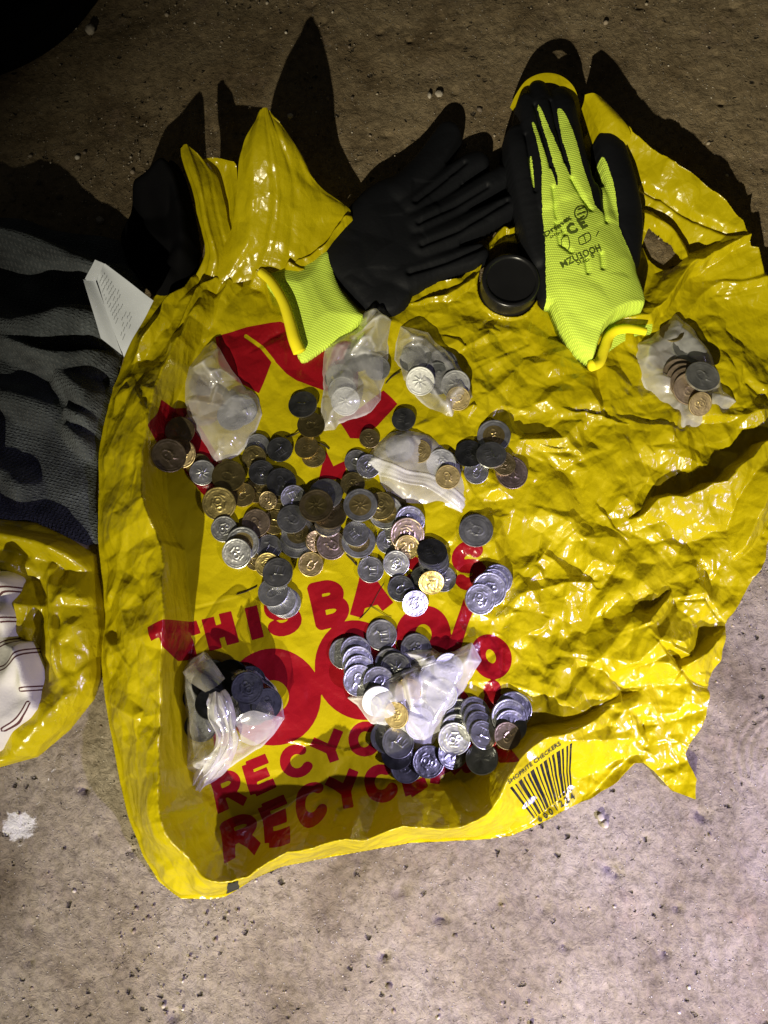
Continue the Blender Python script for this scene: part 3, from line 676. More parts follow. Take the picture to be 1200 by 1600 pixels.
GLY = {  # unit cell: x 0..1, y 0 (top) .. 1
 'T': ([[(0, .1), (1, .1)], [(.5, .1), (.5, 1)]], .86), 'H': ([[(.1, 0), (.1, 1)], [(.9, 0), (.9, 1)], [(.1, .5), (.9, .5)]], .9), 'I': ([[(.5, 0), (.5, 1)]], .36),
 'S': ([arc(.5, .28, .38, .22, -20, -180, 10) + arc(.5, .28, .38, .22, 180, 90, 6) + arc(.5, .74, .4, .22, -90, 160, 14)], .8),
 'B': ([[(.1, 0), (.1, 1)], [(.1, .06), (.5, .06)] + arc(.52, .27, .32, .21, -90, 90) + [(.1, .48)], [(.1, .48), (.55, .48)] + arc(.55, .72, .38, .23, -90, 90) + [(.1, .95)]], .9),
 'A': ([[(.02, 1), (.55, 0)], [(.45, 0), (.98, 1)], [(.2, .68), (.8, .68)]], 1.0), 'G': ([arc(.5, .5, .42, .44, -45, -330, 18) + [(.9, .55), (.55, .55)]], .95),
 'R': ([[(.1, 0), (.1, 1)], [(.1, .07), (.5, .07)] + arc(.52, .29, .34, .22, -90, 90) + [(.1, .52)], [(.45, .52), (.95, 1)]], .92), 'E': ([[(.1, 0), (.1, 1)], [(.1, .07), (.9, .07)], [(.1, .5), (.8, .5)], [(.1, .93), (.9, .93)]], .82),
 'C': ([arc(.52, .5, .42, .43, -48, -312, 18)], .92), 'Y': ([[(.02, 0), (.54, .6)], [(.98, 0), (.46, .6)], [(.5, .45), (.5, 1)]], .95), 'L': ([[(.1, 0), (.1, 1)], [(.1, .9), (.9, .9)]], .78),
 'D': ([[(.1, 0), (.1, 1)], [(.1, .06), (.4, .06)] + arc(.42, .5, .46, .44, -90, 90) + [(.1, .94)]], .92), '&': ([arc(.45, .26, .24, .2, 0, 360) , [(.3, .42), (.95, 1)], arc(.42, .7, .34, .25, -100, -330, 12)], .95),
}
pr = np.full(G.shape, -1e3)
WX, WY = PXG + 1.4 * gnoise(G.shape, 20, 61), PYG + 1.4 * gnoise(G.shape, 20, 62)
def put(ch, x, y, ux, uy, vx, vy, w):
    """letter: top-left corner (x,y), across vector, down vector (photo px at the sheet plane), stroke half width"""
    global pr
    st, _ = GLY[ch]
    S = [[(x + a * ux + b * vx, y + a * uy + b * vy) for a, b in s] for s in st]
    allp = np.array([p for s in S for p in s])
    box = (WX > allp[:, 0].min() - 20) & (WX < allp[:, 0].max() + 20) & (WY > allp[:, 1].min() - 20) & (WY < allp[:, 1].max() + 20)
    j, i = np.nonzero(box)
    if len(j) == 0: return
    sl = (slice(j.min(), j.max() + 1), slice(i.min(), i.max() + 1))
    pr[sl] = np.maximum(pr[sl], strokes_sd(WX[sl], WY[sl], S, w))
# THIS BAG IS
for ch, x, y, ux, uy, vx, vy in [('T', 264, 992, 46, -16, 14, 46), ('H', 322, 968, 34, -12, 13, 48), ('I', 383, 950, 20, -6, 12, 50), ('S', 416, 938, 42, -12, 12, 54),
                                 ('B', 488, 920, 44, -12, 12, 58), ('A', 546, 906, 50, -16, 12, 56), ('G', 610, 886, 44, -16, 12, 56), ('I', 676, 868, 18, -6, 11, 56), ('S', 708, 862, 38, -14, 12, 58)]:
    put(ch, x, y, ux, uy, vx, vy, 10.2)
def ring(cx, cy, rx, ry, w, rot=-14):
    global pr
    c, s = math.cos(math.radians(rot)), math.sin(math.radians(rot))
    S = [[(cx + a * c - b * s, cy + a * s + b * c) for a, b in arc(0, 0, rx, ry, 0, 360, 40)]]
    pr = np.maximum(pr, strokes_sd(WX, WY, S, w))
pr = np.maximum(pr, strokes_sd(WX, WY, [[(336, 1062), (352, 1165)]], 13))
ring(428, 1088, 50, 50, 25); ring(562, 1045, 47, 56, 22)
ring(662, 992, 27, 30, 15); ring(766, 1028, 19, 23, 12)
pr = np.maximum(pr, strokes_sd(WX, WY, [[(736, 938), (700, 1040)]], 10))
for ch, x, y, ux, uy, vx, vy in [('R', 334, 1216, 40, -16, 16, 48), ('E', 386, 1194, 38, -16, 14, 44), ('C', 438, 1174, 40, -16, 14, 42), ('Y', 488, 1156, 42, -18, 14, 42), ('C', 542, 1140, 40, -18, 14, 44),
                                 ('L', 594, 1120, 34, -16, 14, 46), ('E', 638, 1104, 34, -16, 14, 46), ('D', 684, 1088, 36, -16, 12, 42), ('&', 752, 1074, 24, -10, 8, 32)]:
    put(ch, x, y, ux, uy, vx, vy, 7.8)
for ch, x, y, ux, uy, vx, vy in [('R', 352, 1282, 46, -16, 18, 46), ('E', 410, 1258, 42, -16, 16, 46), ('C', 462, 1236, 42, -16, 14, 44), ('Y', 510, 1220, 44, -18, 14, 44), ('C', 566, 1208, 42, -18, 14, 42),
                                 ('L', 622, 1192, 34, -14, 12, 44), ('A', 664, 1180, 40, -16, 12, 44), ('B', 714, 1166, 34, -14, 12, 40), ('L', 760, 1150, 28, -12, 10, 36)]:
    put(ch, x, y, ux, uy, vx, vy, 8)
# the big red emblem under the coins
for poly in ([(338, 532), (388, 516), (442, 508), (505, 530), (560, 540), (560, 612), (505, 612), (465, 600), (448, 588), (427, 566), (404, 617), (372, 600), (345, 575)],
             [(528, 658), (560, 642), (600, 612), (622, 632), (590, 668), (560, 690), (546, 690)], [(509, 708), (520, 732), (540, 724), (538, 750), (495, 752)],
             [(268, 640), (300, 640), (330, 700), (345, 722), (330, 745), (372, 790), (350, 800), (318, 770), (285, 730), (262, 730), (256, 690)]):
    pr = np.maximum(pr, sdf(WX, WY, np.array(poly, float)))
dS, _, _ = polyline(WX, WY, [(386, 530), (410, 546), (428, 570)]); pr = np.minimum(pr, dS - 3.0)
small_mark = np.maximum(strokes_sd(WX, WY, [[(497, 1337), (500, 1334)]], 2), -50)
pr = np.maximum(pr, small_mark)
# barcode coordinates on the raised flap
b0 = P(790, 1224, .030)[:2]; bu = P(895, 1152, .026)[:2] - b0; bv = P(838, 1284, .006)[:2] - b0
det = bu[0] * bv[1] - bu[1] * bv[0]
rx_, ry_ = G.X - b0[0], G.Y - b0[1]
BU = (rx_ * bv[1] - ry_ * bv[0]) / det; BV = (bu[0] * ry_ - bu[1] * rx_) / det
crisp = np.clip(.22 + .78 * (1 - floor_w) + .6 * rim_k, 0, 1)
BU = BU / np.clip(1 - .40 * np.clip(BV, 0, 1.2), .4, 1)
attrs = {'crisp': crisp, 'print': np.clip(pr, -60, 60), 'bar_u': np.clip(BU, -3, 4), 'bar_v': np.clip((BV - .06) / .86, -3, 4)}

bag = empty('plastic_carrier_bag', tuple(P(600, 900)[:2]) + (0,))
tag(bag, 'crumpled yellow plastic carrier bag with red lettering, spread out under the coins', 'carrier bag')
body = link('bag_body', hf_mesh('bag_body', G, Z, mB, None, attrs), M['yellow'], bag)
S = np.where(mB > -.001, Z, 0.0)            # what lies on the ground so far

hA = [[(300, 436, 10), (345, 442, 13), (400, 434, 15), (455, 414, 17), (512, 388, 17)],
      [(352, 372, 42), (385, 383, 50), (420, 378, 46), (460, 364, 42), (527, 350, 28)],
      [(366, 310, 72), (395, 311, 82), (430, 311, 78), (466, 310, 64), (546, 328, 34)],
      [(371, 252, 95), (395, 255, 106), (425, 258, 103), (456, 265, 88), (496, 292, 58)],
      [(384, 212, 112), (400, 206, 121), (418, 206, 122), (437, 214, 114), (472, 250, 85)],
      [(405, 178, 122), (409, 173, 126), (413, 170, 127), (418, 173, 124), (428, 185, 119)]]
hB = [[(300, 440, 9), (325, 446, 14), (350, 440, 15), (376, 425, 14)],
      [(318, 395, 28), (335, 402, 38), (350, 398, 33), (368, 390, 27)],
      [(308, 345, 48), (322, 352, 58), (338, 345, 54), (358, 345, 46)],
      [(300, 300, 64), (312, 302, 74), (328, 300, 70), (349, 300, 60)],
      [(289, 260, 78), (300, 258, 85), (318, 264, 78), (340, 274, 68)],
      [(284, 233, 86), (290, 226, 89), (300, 233, 86), (318, 252, 78)]]
hC = [[(372, 425, 12), (380, 420, 16), (388, 425, 20)], [(352, 380, 26), (362, 372, 34), (372, 380, 40)], [(345, 320, 44), (360, 318, 46), (372, 330, 52)],
      [(330, 262, 64), (348, 262, 62), (370, 268, 66)], [(312, 250, 76), (335, 246, 72), (366, 252, 74)]]
hA, hB, hC = [[[(a, b_, z * (.65 if z > 30 else .9 - .006 * z)) for a, b_, z in r_] for r_ in h_] for h_ in (hA, hB, hC)]
for k, (rows, cr_) in enumerate(((hA, 3.6), (hB, 2.6), (hC, 2.4))):
    link('handle', patch_mesh('handle', rows, crumple=cr_, seed=40 + 5 * k, pleat=.9), M['yellow'], bag)
hD = [[(797, 168, 8), (806, 178, 6)], [(806, 148, 22), (816, 160, 19)], [(822, 126, 38), (830, 141, 34)], [(846, 115, 46), (850, 130, 42)], [(872, 117, 48), (870, 132, 44)],
      [(894, 133, 42), (884, 144, 38)], [(905, 160, 28), (893, 166, 26)], [(908, 190, 14), (898, 190, 13)]]
hD = [[(a, b_, z * .62 + 3) for a, b_, z in r_] for r_ in hD]
link('handle', patch_mesh('handle', hD, crumple=.5, seed=71), M['yellow'], bag)
hE = [[(905, 190, 12), (925, 250, 10), (945, 300, 10)], [(908, 172, 22), (936, 205, 30), (962, 250, 24)], [(912, 160, 30), (945, 172, 40), (985, 208, 35)], [(914, 148, 36), (928, 146, 40), (944, 158, 38)]]
link('handle', patch_mesh('handle', hE, crumple=1.2, seed=81), M['yellow'], bag)

def text_mesh(txt, size, bold=0.0):
    cu = bpy.data.curves.new('t', 'FONT'); cu.body = txt; cu.size = size; cu.offset = bold; cu.resolution_u = 2
    o = bpy.data.objects.new('t', cu); C.objects.link(o)
    dg = bpy.context.evaluated_depsgraph_get(); dg.update()
    me = bpy.data.meshes.new_from_object(o.evaluated_get(dg)); bpy.data.objects.remove(o); bpy.data.curves.remove(cu)
    return me
def drape_text(name, txt, p0, p1, height_ratio, Gs, Zs, mat, parent, lift=.0004, bold=0.0, up=1.0, slant=0.0):
    """text laid from world point p0 to p1 (its baseline) onto a height field"""
    me = text_mesh(txt, 1.0, bold)
    bm = bmesh.new(); bm.from_mesh(me)
    bmesh.ops.triangulate(bm, faces=bm.faces)
    xs = [v.co.x for v in bm.verts]; x0, x1 = min(xs), max(xs)
    d = np.array(p1) - np.array(p0); n = np.array([-d[1], d[0]]) * up; sc = 1 / (x1 - x0)
    for _ in range(1): bmesh.ops.subdivide_edges(bm, edges=[e for e in bm.edges if e.calc_length() > .18], cuts=1)
    for v in bm.verts:
        a = (v.co.x - x0) * sc; b_ = v.co.y * height_ratio * sc
        w = np.array(p0) + d * (a + slant * b_) + n * b_
        v.co = (w[0], w[1], float(Gs.sample(Zs, w[0], w[1])) + lift)
    bm.to_mesh(me); bm.free()
    me.materials.clear()
    return link(name, me, mat, parent)
def bar_pt(u, v): return b0 + bu * u * (1 - .40 * max(0, v)) + bv * v
drape_text('barcode_digits', '6 0 0 1 2 2 4', bar_pt(0.04, 1.05), bar_pt(1.0, 1.07), 1.0, G, Z, M['ink'], bag, .0007, .02)
drape_text('barcode_caption', 'SHOPRITE CHECKERS', bar_pt(0.02, -.01), bar_pt(.82, -.02), .9, G, Z, M['ink'], bag, .0007, .01)
# dark printed tab on the bottom edge
tabp = PP([(352, 1400, 8), (358, 1378, 40), (374, 1374, 40), (371, 1392, 8)])
mt = sdf(G.X, G.Y, tabp); link('printed_tab', hf_mesh('printed_tab', G, Z + .0006, mt), M['ink'], bag)
#--PART3
# ------------------------------------------------------------------ coins
def seg_sd(X, Y, pts):
    d, _, _ = polyline(X, Y, pts); return d
def circ(cx, cy, r, n=14, a0=0, a1=360): return arc(cx, cy, r, r, a0, a1, n)
D2 = [(-.3, .25), (-.15, .42), (.08, .38), (.12, .18), (-.3, -.3), (.16, -.3)]
DESIGNS = {
 'twenty': [[(x - .3, y) for x, y in D2], [(x * .8 + .32, y) for x, y in arc(0, .05, .24, .36, 0, 360)], [(-.4, -.55), (.4, -.55)]],
 'antelope': [[(-.45, .05), (.2, .1), (.38, .32), (.5, .30)], [(.38, .32), (.22, .62)], [(.30, .32), (.12, .58)], [(-.42, .05), (-.5, -.42)], [(-.3, .05), (-.26, -.42)], [(.1, .08), (.06, -.42)], [(.22, .1), (.28, -.42)], [(-.3, -.55), (.4, -.55)]],
 'arms': [circ(-.1, .12, .2), [(-.42, .38), (-.1, .5), (.28, .34)], [(-.35, -.1), (-.1, -.32), (.2, -.12)], circ(.18, -.3, .17), [(-.5, .1), (-.42, -.35)], [(.42, .25), (.5, -.2)], [(-.2, .62), (.2, .62)]],
 'head': [arc(-.05, .1, .3, .42, -60, 240), [(.22, .2), (.34, 0), (.22, -.06), (.26, -.26), (.05, -.34)], [(-.3, -.2), (-.42, -.55)], [(.05, -.34), (.25, -.55)], [(-.1, .2), (.05, .22)]],
 'flower': [circ(0, 0, .16)] + [[(.22 * math.cos(a), .22 * math.sin(a)), (.55 * math.cos(a + .2), .55 * math.sin(a + .2))] for a in np.linspace(0, 5.5, 8)],
 'bold_five': [[(.25, .45), (-.2, .45), (-.25, .08), (.1, .12), (.26, -.12), (.08, -.4), (-.28, -.36)], [(-.5, -.58), (.5, -.58)]],
}
def coin_mesh(name, r0, r1, th, design, rim=True, NR=22, NS=64):
    """disc (or ring, from r0) of outer radius r1: raised rim, lettering round the edge and a struck device"""
    rads = np.linspace(r0, r1 * .985, NR); ang = np.linspace(0, 2 * math.pi, NS, endpoint=False)
    RR, AA = np.meshgrid(rads, ang, indexing='ij'); X = RR * np.cos(AA); Y = RR * np.sin(AA)
    rr = RR / r1 if rim else RR / (r1 / .66)
    h = np.zeros_like(RR)
    if rim: h += .20 * MM * np.clip((rr - .90) / .03, 0, 1)
    sx = X / (r1 if rim else r1 / .66); sy = Y / (r1 if rim else r1 / .66)
    for s in DESIGNS[design]:
        d = seg_sd(sx * 1.15, sy * 1.15, s); h += .24 * MM * np.clip((.068 - d) / .04, 0, 1) * (rr < .74)
    rs = np.random.RandomState(len(design) * 7 + int(r1 * 1e5)); k = 17
    if rim:
        on = np.repeat(rs.rand(NS // 2) > .35, 2)[:, None].T
        h += .15 * MM * ((rr > .76) & (rr < .87)) * on * (np.abs(np.sin(AA * 13)) > .35)
    V = []; Q = []
    top = np.stack([X, Y, th + h], -1).reshape(-1, 3)
    V = list(top)
    for i in range(NR - 1):
        for k in range(NS):
            k2 = (k + 1) % NS; Q.append((i * NS + k, (i + 1) * NS + k, (i + 1) * NS + k2, i * NS + k2))
    base = len(V)
    for z, f in ((th + h[-1].max() * .6, 1.0), (.06 * MM, 1.0), (0, .97)):
        V += [np.array([r1 * f * math.cos(a), r1 * f * math.sin(a), z]) for a in ang]
    o = (NR - 1) * NS
    for l in range(3):
        a = o if l == 0 else base + (l - 1) * NS; b_ = base + l * NS
        for k in range(NS):
            k2 = (k + 1) % NS; Q.append((a + k, b_ + k, b_ + k2, a + k2))
    me = bpy.data.meshes.new(name)
    F = [tuple(q) for q in Q]
    b_ = base + 2 * NS
    F.append(tuple(b_ + k for k in range(NS))[::-1])
    if r0 < 1e-4: F = [f for f in F]
    me.from_pydata([tuple(v) for v in V], [], F); me.update()
    for p in me.polygons: p.use_smooth = True
    me.set_sharp_from_angle(angle=math.radians(50))
    return me
KIND = {'5': (13.0, 1.9), '2': (11.5, 1.65), '1': (10.0, 1.6), '50': (11.0, 1.6), '20': (9.5, 1.5), '10': (8.0, 1.4), 'c5': (7.2, 1.3)}
_cm = {}
def get_mesh(key, *a):
    if key not in _cm: _cm[key] = coin_mesh(*a)
    return _cm[key]
def coin_obj(kind, metal, design, M4, label, group, thin=False):
    r, th = KIND[kind]; r *= MM; th *= MM
    if '/' in metal:
        ringm, corem = metal.split('/')
        o = bpy.data.objects.new('coin', None); C.objects.link(o); o.empty_display_size = .005
        o.matrix_world = M4; bpy.context.view_layer.update()
        for nm, mm, me in (('ring', ringm, get_mesh((kind, 'ring', ringm), 'ring', r * .66, r, th, 'flower', True, 12)),
                           ('core', corem, get_mesh((kind, 'core', corem, design), 'core', 1e-5, r * .66, th, design, False, 18))):
            if not me.materials: me.materials.append(M[mm])
            c = bpy.data.objects.new(nm, me); C.objects.link(c); c.parent = o
    else:
        me = get_mesh((kind, metal, design), 'coin', 1e-5, r, th, design, True)
        if not me.materials: me.materials.append(M[metal])
        o = bpy.data.objects.new('coin', me); C.objects.link(o); o.matrix_world = M4
    tag(o, label, 'coin', group); return o
def settle(px, py, kind, tiltmax=.55, zpx=None, give=.0):
    """drop a coin: find the plane it comes to rest on above what already lies there, then add it to that pile"""
    global S
    r, th = KIND[kind]; r *= MM; th *= MM
    z = .004
    for _ in range(4):
        p = P(px, py, z)
        i0 = int((p[0] - r - G.x[0]) / G.r); i1 = int((p[0] + r - G.x[0]) / G.r) + 2
        j0 = int((p[1] - r - G.y[0]) / G.r); j1 = int((p[1] + r - G.y[0]) / G.r) + 2
        i0, j0 = max(i0, 0), max(j0, 0)
        X = G.X[j0:j1, i0:i1]; Y = G.Y[j0:j1, i0:i1]; Zs = S[j0:j1, i0:i1]
        rr = np.hypot(X - p[0], Y - p[1]); m = rr <= r
        x, y, h = (X[m] - p[0]), (Y[m] - p[1]), Zs[m]
        w = np.ones_like(h); a = np.array([h.max(), 0, 0])
        for it in range(7):
            A = np.stack([np.ones_like(x), x, y], 1); Wt = w[:, None]
            a = np.linalg.solve((A * Wt).T @ A + np.diag([0, 1e-9, 1e-9]), (A * Wt).T @ h)
            g = math.hypot(a[1], a[2])
            if g > tiltmax: a[1:] *= tiltmax / g
            res = h - A @ a; w = np.exp(np.clip((res - res.max()) / .0011, -12, 0)) + 1e-4
        a[0] += np.max(h - A @ a) - give
        z = a[0] + th
    pl = a[0] + a[1] * (X - p[0]) + a[2] * (Y - p[1]) + th
    sub = S[j0:j1, i0:i1]; m2 = rr <= r * .985
    sub[m2] = np.maximum(sub[m2], pl[m2])
    n = Vector((-a[1], -a[2], 1)).normalized()
    q = Vector((0, 0, 1)).rotation_difference(n)
    spin = Matrix.Rotation(((px * 7.31 + py * 3.77) % 6.28), 4, 'Z')
    return Matrix.Translation((p[0], p[1], a[0] + .0001)) @ q.to_matrix().to_4x4() @ spin
GC = 'loose coins spread over the yellow bag'
# bottom of each pile first: (px, py, kind, metal, device, label)
COINS = [
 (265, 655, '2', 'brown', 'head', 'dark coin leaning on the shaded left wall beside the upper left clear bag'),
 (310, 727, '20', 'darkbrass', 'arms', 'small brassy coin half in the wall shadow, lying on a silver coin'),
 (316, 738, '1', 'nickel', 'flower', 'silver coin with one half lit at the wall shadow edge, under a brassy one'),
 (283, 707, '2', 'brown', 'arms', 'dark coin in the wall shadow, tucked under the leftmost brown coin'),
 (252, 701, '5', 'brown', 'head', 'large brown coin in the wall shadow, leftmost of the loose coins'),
 (402, 697, '1', 'nickel', 'arms', 'pale silver coin showing a crescent below the upper left clear bag'),
 (397, 714, '20', 'darkbrass', 'twenty', 'plain olive brass coin just under the point of the upper left clear bag'),
 (490, 712, '20', 'darkbrass', 'arms', 'dull brass coin peeping from under the brass coin beside the small twig'),
 (479, 699, '20', 'brass', 'arms', 'brass coin with leafy device below the two coins on the red emblem edge'),
 (486, 664, '50', 'darkbrass', 'head', 'olive brass coin directly under the black coin near the central clear bag'),
 (473, 632, '2', 'dark', 'antelope', 'black coin with pale rim, topmost of the loose heap, on the red emblem'),
 (437, 702, '1', 'dark', 'antelope', 'black coin with bright beaded rim lying alone right of the olive brass coin'),
 (400, 767, '20', 'brass', 'flower', 'brass coin wedged below the dark glossy coin in the upper heap'),
 (380, 773, '20', 'brass', 'head', 'golden brass coin mostly covered by the large plain olive coin'),
 (408, 738, '1', 'dark', 'arms', 'dark glossy coin under the olive brass coin of the upper heap'),
 (437, 778, '20', 'darkbrass', 'twenty', 'dull brass coin under the black coin in the middle of the heap'),
 (439, 753, '2', 'dark', 'head', 'black coin with a faint head, middle of the upper heap'),
 (458, 777, '1', 'dull', 'antelope', 'grey coin half hidden left of the big brown topped pile'),
 (357, 744, '5', 'darkbrass', 'head', 'large plain olive coin, upper of the two big ones at the heap left edge'),
 (342, 786, '5', 'darkbrass', 'arms', 'large plain olive coin, lower of the two big ones at the heap left edge'),
 (419, 781, 'c5', 'brown', 'head', 'tiny dark brown coin in the gap in the middle of the heap'),
 (350, 826, '1', 'dull', 'arms', 'dull grey coin below the two big olive coins at the heap left edge'),
 (429, 816, '20', 'brass', 'head', 'brass sliver of a coin right of the tan coin'),
 (400, 817, '50', 'copper', 'head', 'tan coin with half of its face shadowed, above the bright silver coin'),
 (400, 875, '10', 'brass', 'twenty', 'little brass coin peeping out under the ribbed grey coin'),
 (420, 855, '1', 'dull', 'antelope', 'grey coin with vertical ribs right of the bright silver coin'),
 (379, 849, '5', 'nickel/brass', 'head', 'pale two coloured coin showing as a crescent behind the bright silver coin'),
 (370, 864, '2', 'nickel', 'arms', 'bright silver coin with coat of arms at the lower left of the heap'),
 (464, 846, '5', 'dull', 'arms', 'grey rimmed coin lowest in the pile left of the brown topped one'),
 (466, 833, '5', 'dull/darkbrass', 'head', 'two coloured coin under the dark grey one in the heap middle'),
 (456, 811, '2', 'dull', 'head', 'dark grey coin tilted over a two coloured coin, left of the brown topped pile'),
 (492, 845, '10', 'brass', 'flower', 'small gold coin showing its edge under the brown topped pile'),
 (517, 851, '2', 'copper', 'head', 'coppery grey coin below the brown topped pile'),
 (512, 821, '1', 'nickel', 'arms', 'silver coin edge showing at the foot of the brown topped pile'),
 (515, 803, '5', 'brown', 'head', 'brown coin second in the pile under the brown topped coin'),
 (509, 772, '5', 'dull', 'arms', 'large coin in deep shade behind the brown topped coin'),
 (494, 790, '5', 'brown/darkbrass', 'flower', 'brown two coloured coin with leafy core on top of the tallest pile'),
 (485, 881, '20', 'brass', 'head', 'lone golden brass coin just above the letters THIS BAG'),
 (418, 882, '20', 'darkbrass', 'arms', 'brassy sliver of a coin behind the top grey coin above letter S'),
 (446, 942, '2', 'nickel', 'arms', 'lowest grey coin of the pile touching the letter S'),
 (439, 938, '2', 'nickel', 'flower', 'grey coin third from the top in the pile touching the letter S'),
 (427, 925, '2', 'nickel', 'head', 'grey coin second from the top in the pile touching the letter S'),
 (434, 895, '2', 'dull', 'antelope', 'grey coin with an antelope on top of the pile above the letter S'),
 (557, 721, '20', 'dull', 'head', 'grey coin left of the flat clear zip bag, above the brass coin'),
 (575, 728, '20', 'dull', 'arms', 'grey coin whose right half slips under the flat clear zip bag'),
 (577, 685, '10', 'brass', 'twenty', 'small bright brass coin at the upper left corner of the flat clear zip bag'),
 (631, 655, '20', 'dark', 'antelope', 'black coin with a bright streak between the three upper clear bags'),
 (551, 756, '20', 'darkbrass', 'arms', 'olive brass coin behind the bright two coloured coin'),
 (616, 786, '20', 'darkbrass', 'head', 'brass coin edge under the flat zip bag, behind the silver ringed coin'),
 (603, 800, '5', 'nickel/brass', 'head', 'silver ringed coin leaning beside the bright two coloured coin'),
 (595, 790, '50', 'darkbrass', 'arms', 'dim brass coin lying on the silver ringed coin'),
 (560, 846, '5', 'nickel/brass', 'arms', 'two coloured coin under the small silver coin with a running animal'),
 (556, 834, '1', 'nickel', 'antelope', 'small silver coin with an animal, below the bright two coloured coin'),
 (563, 789, '5', 'nickel/brass', 'flower', 'bright two coloured coin with silver ring and gold core in the heap'),
 (579, 890, '1', 'dull', 'antelope', 'silver grey coin with upright strokes, alone above the letters BAG'),
 (744, 737, '20', 'dull', 'head', 'grey coin under the right corner of the flat clear zip bag'),
 (734, 709, '2', 'dark', 'arms', 'black coin in shade between the flat zip bag and the group of four coins'),
 (772, 681, '5', 'nickel/brass', 'arms', 'two coloured coin at the top of the small group right of the flat zip bag'),
 (799, 738, '5', 'copper/copper', 'head', 'brownish two part coin at the bottom right of the small group'),
 (787, 724, '20', 'darkbrass', 'arms', 'brass coin squeezed between the brownish coin and the grey one'),
 (768, 711, '2', 'dull', 'antelope', 'grey coin with a leaping animal, topmost of the group right of the flat zip bag'),
 (744, 829, '5', 'nickel/nickel', 'head', 'lone large two part coin with a portrait, above the letter S on bare yellow'),
 (607, 846, '20', 'nickel', 'arms', 'blue grey coin half covered by the reddish coin'),
 (640, 813, '2', 'nickel', 'head', 'pale coin showing a crescent behind the reddish coin'),
 (636, 834, '5', 'copper/copper', 'arms', 'reddish coin under the brass coin marked 20'),
 (636, 854, '20', 'brass', 'twenty', 'brass coin marked 20 lying on the reddish coin'),
 (619, 880, '1', 'nickel', 'arms', 'bright silver coin with a coat of arms left of the dark stack'),
 (692, 904, '1', 'dull', 'head', 'dark grey coin at the right foot of the dark stack'),
 (662, 904, '1', 'dark', 'arms', 'dark coin behind the brass coin marked 20 at the foot of the dark stack'),
 (678, 880, '2', 'dull', 'arms', 'third coin down in the dark stack'),
 (677, 872, '2', 'nickel', 'flower', 'second coin down in the dark stack'),
 (675, 863, '2', 'dark', 'antelope', 'blackish coin on top of the dark stack near the letter S'),
 (674, 909, '20', 'brass', 'twenty', 'brass coin marked 20 at the foot of the dark stack'),
 (626, 919, '1', 'dark', 'head', 'black coin over the letter G'),
 (648, 942, '1', 'nickel', 'arms', 'pale silver coin below the black coin over the letter G'),
 (777, 905, '2', 'nickel', 'head', 'rear coin of the fan of four right of the word BAG'),
 (771, 912, '2', 'nickel', 'flower', 'third coin of the fan of four right of the word BAG'),
 (764, 921, '5', 'nickel/nickel', 'arms', 'second coin of the fan of four right of the word BAG'),
 (750, 936, '2', 'nickel', 'arms', 'front silver coin of the fan of four, its coat of arms sharp'),
 (596, 992, '2', 'dull', 'antelope', 'silver coin with a large animal above the printed zeros'),
 (538, 1021, '2', 'nickel', 'arms', 'rearmost silver coin of the row spilling over the red zero'),
 (555, 1018, '2', 'nickel', 'head', 'second silver coin of the row spilling over the red zero'),
 (558, 1034, '2', 'nickel', 'flower', 'third silver coin of the row spilling over the red zero'),
 (561, 1048, '2', 'nickel', 'arms', 'fourth silver coin of the row spilling over the red zero'),
 (560, 1063, '2', 'nickel', 'head', 'front silver coin of the row spilling over the red zero'),
 (650, 1014, '2', 'dull', 'arms', 'grey coin at the top edge of the zip bag full of coins'),
 (610, 1037, '2', 'dull', 'head', 'grey coin behind the smooth dark one left of the zip bag full of coins'),
 (618, 1044, '2', 'dark', 'flower', 'smooth dark coin left of the zip bag full of coins'),
 (591, 1066, '2', 'dull', 'head', 'dark coin by the lower left edge of the zip bag full of coins'),
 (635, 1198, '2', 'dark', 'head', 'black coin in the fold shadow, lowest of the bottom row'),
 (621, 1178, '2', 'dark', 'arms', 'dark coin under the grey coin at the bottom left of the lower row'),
 (604, 1152, '2', 'nickel', 'flower', 'leftmost silver coin of the lower row under the zip bag'),
 (622, 1160, '2', 'nickel', 'antelope', 'grey coin with clear relief left of the point of the zip bag'),
 (669, 1190, '2', 'dark', 'arms', 'blackish green coin under the point of the zip bag full of coins'),
 (707, 1176, '2', 'dark', 'head', 'shaded coin just below the front coin of the first lower fan'),
 (719, 1117, '2', 'nickel', 'head', 'rear coin of the first lower fan, beside the zip bag'),
 (716, 1130, '2', 'nickel', 'flower', 'third coin of the first lower fan, beside the zip bag'),
 (713, 1141, '2', 'nickel', 'arms', 'second coin of the first lower fan, beside the zip bag'),
 (710, 1154, '2', 'nickel', 'arms', 'front lilac lit silver coin of the first lower fan'),
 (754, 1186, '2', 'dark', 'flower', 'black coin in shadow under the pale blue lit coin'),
 (742, 1114, '2', 'nickel', 'arms', 'rear coin of the middle lower fan'),
 (746, 1125, '2', 'nickel', 'flower', 'third coin of the middle lower fan'),
 (750, 1137, '2', 'nickel', 'head', 'second coin of the middle lower fan'),
 (754, 1149, '1', 'nickel', 'antelope', 'front pale blue lit coin of the middle lower fan'),
 (803, 1109, '5', 'nickel/nickel', 'head', 'rear large coin of the right lower fan'),
 (796, 1121, '5', 'nickel/nickel', 'arms', 'third coin of the right lower fan'),
 (798, 1135, '2', 'nickel', 'flower', 'second coin of the right lower fan'),
 (793, 1150, '20', 'copper', 'head', 'front pinkish coin of the right lower fan'),
]
for px, py, kd, mt_, dv, lb in COINS:
    coin_obj(kd, mt_, dv, settle(px, py, kd), lb, GC)

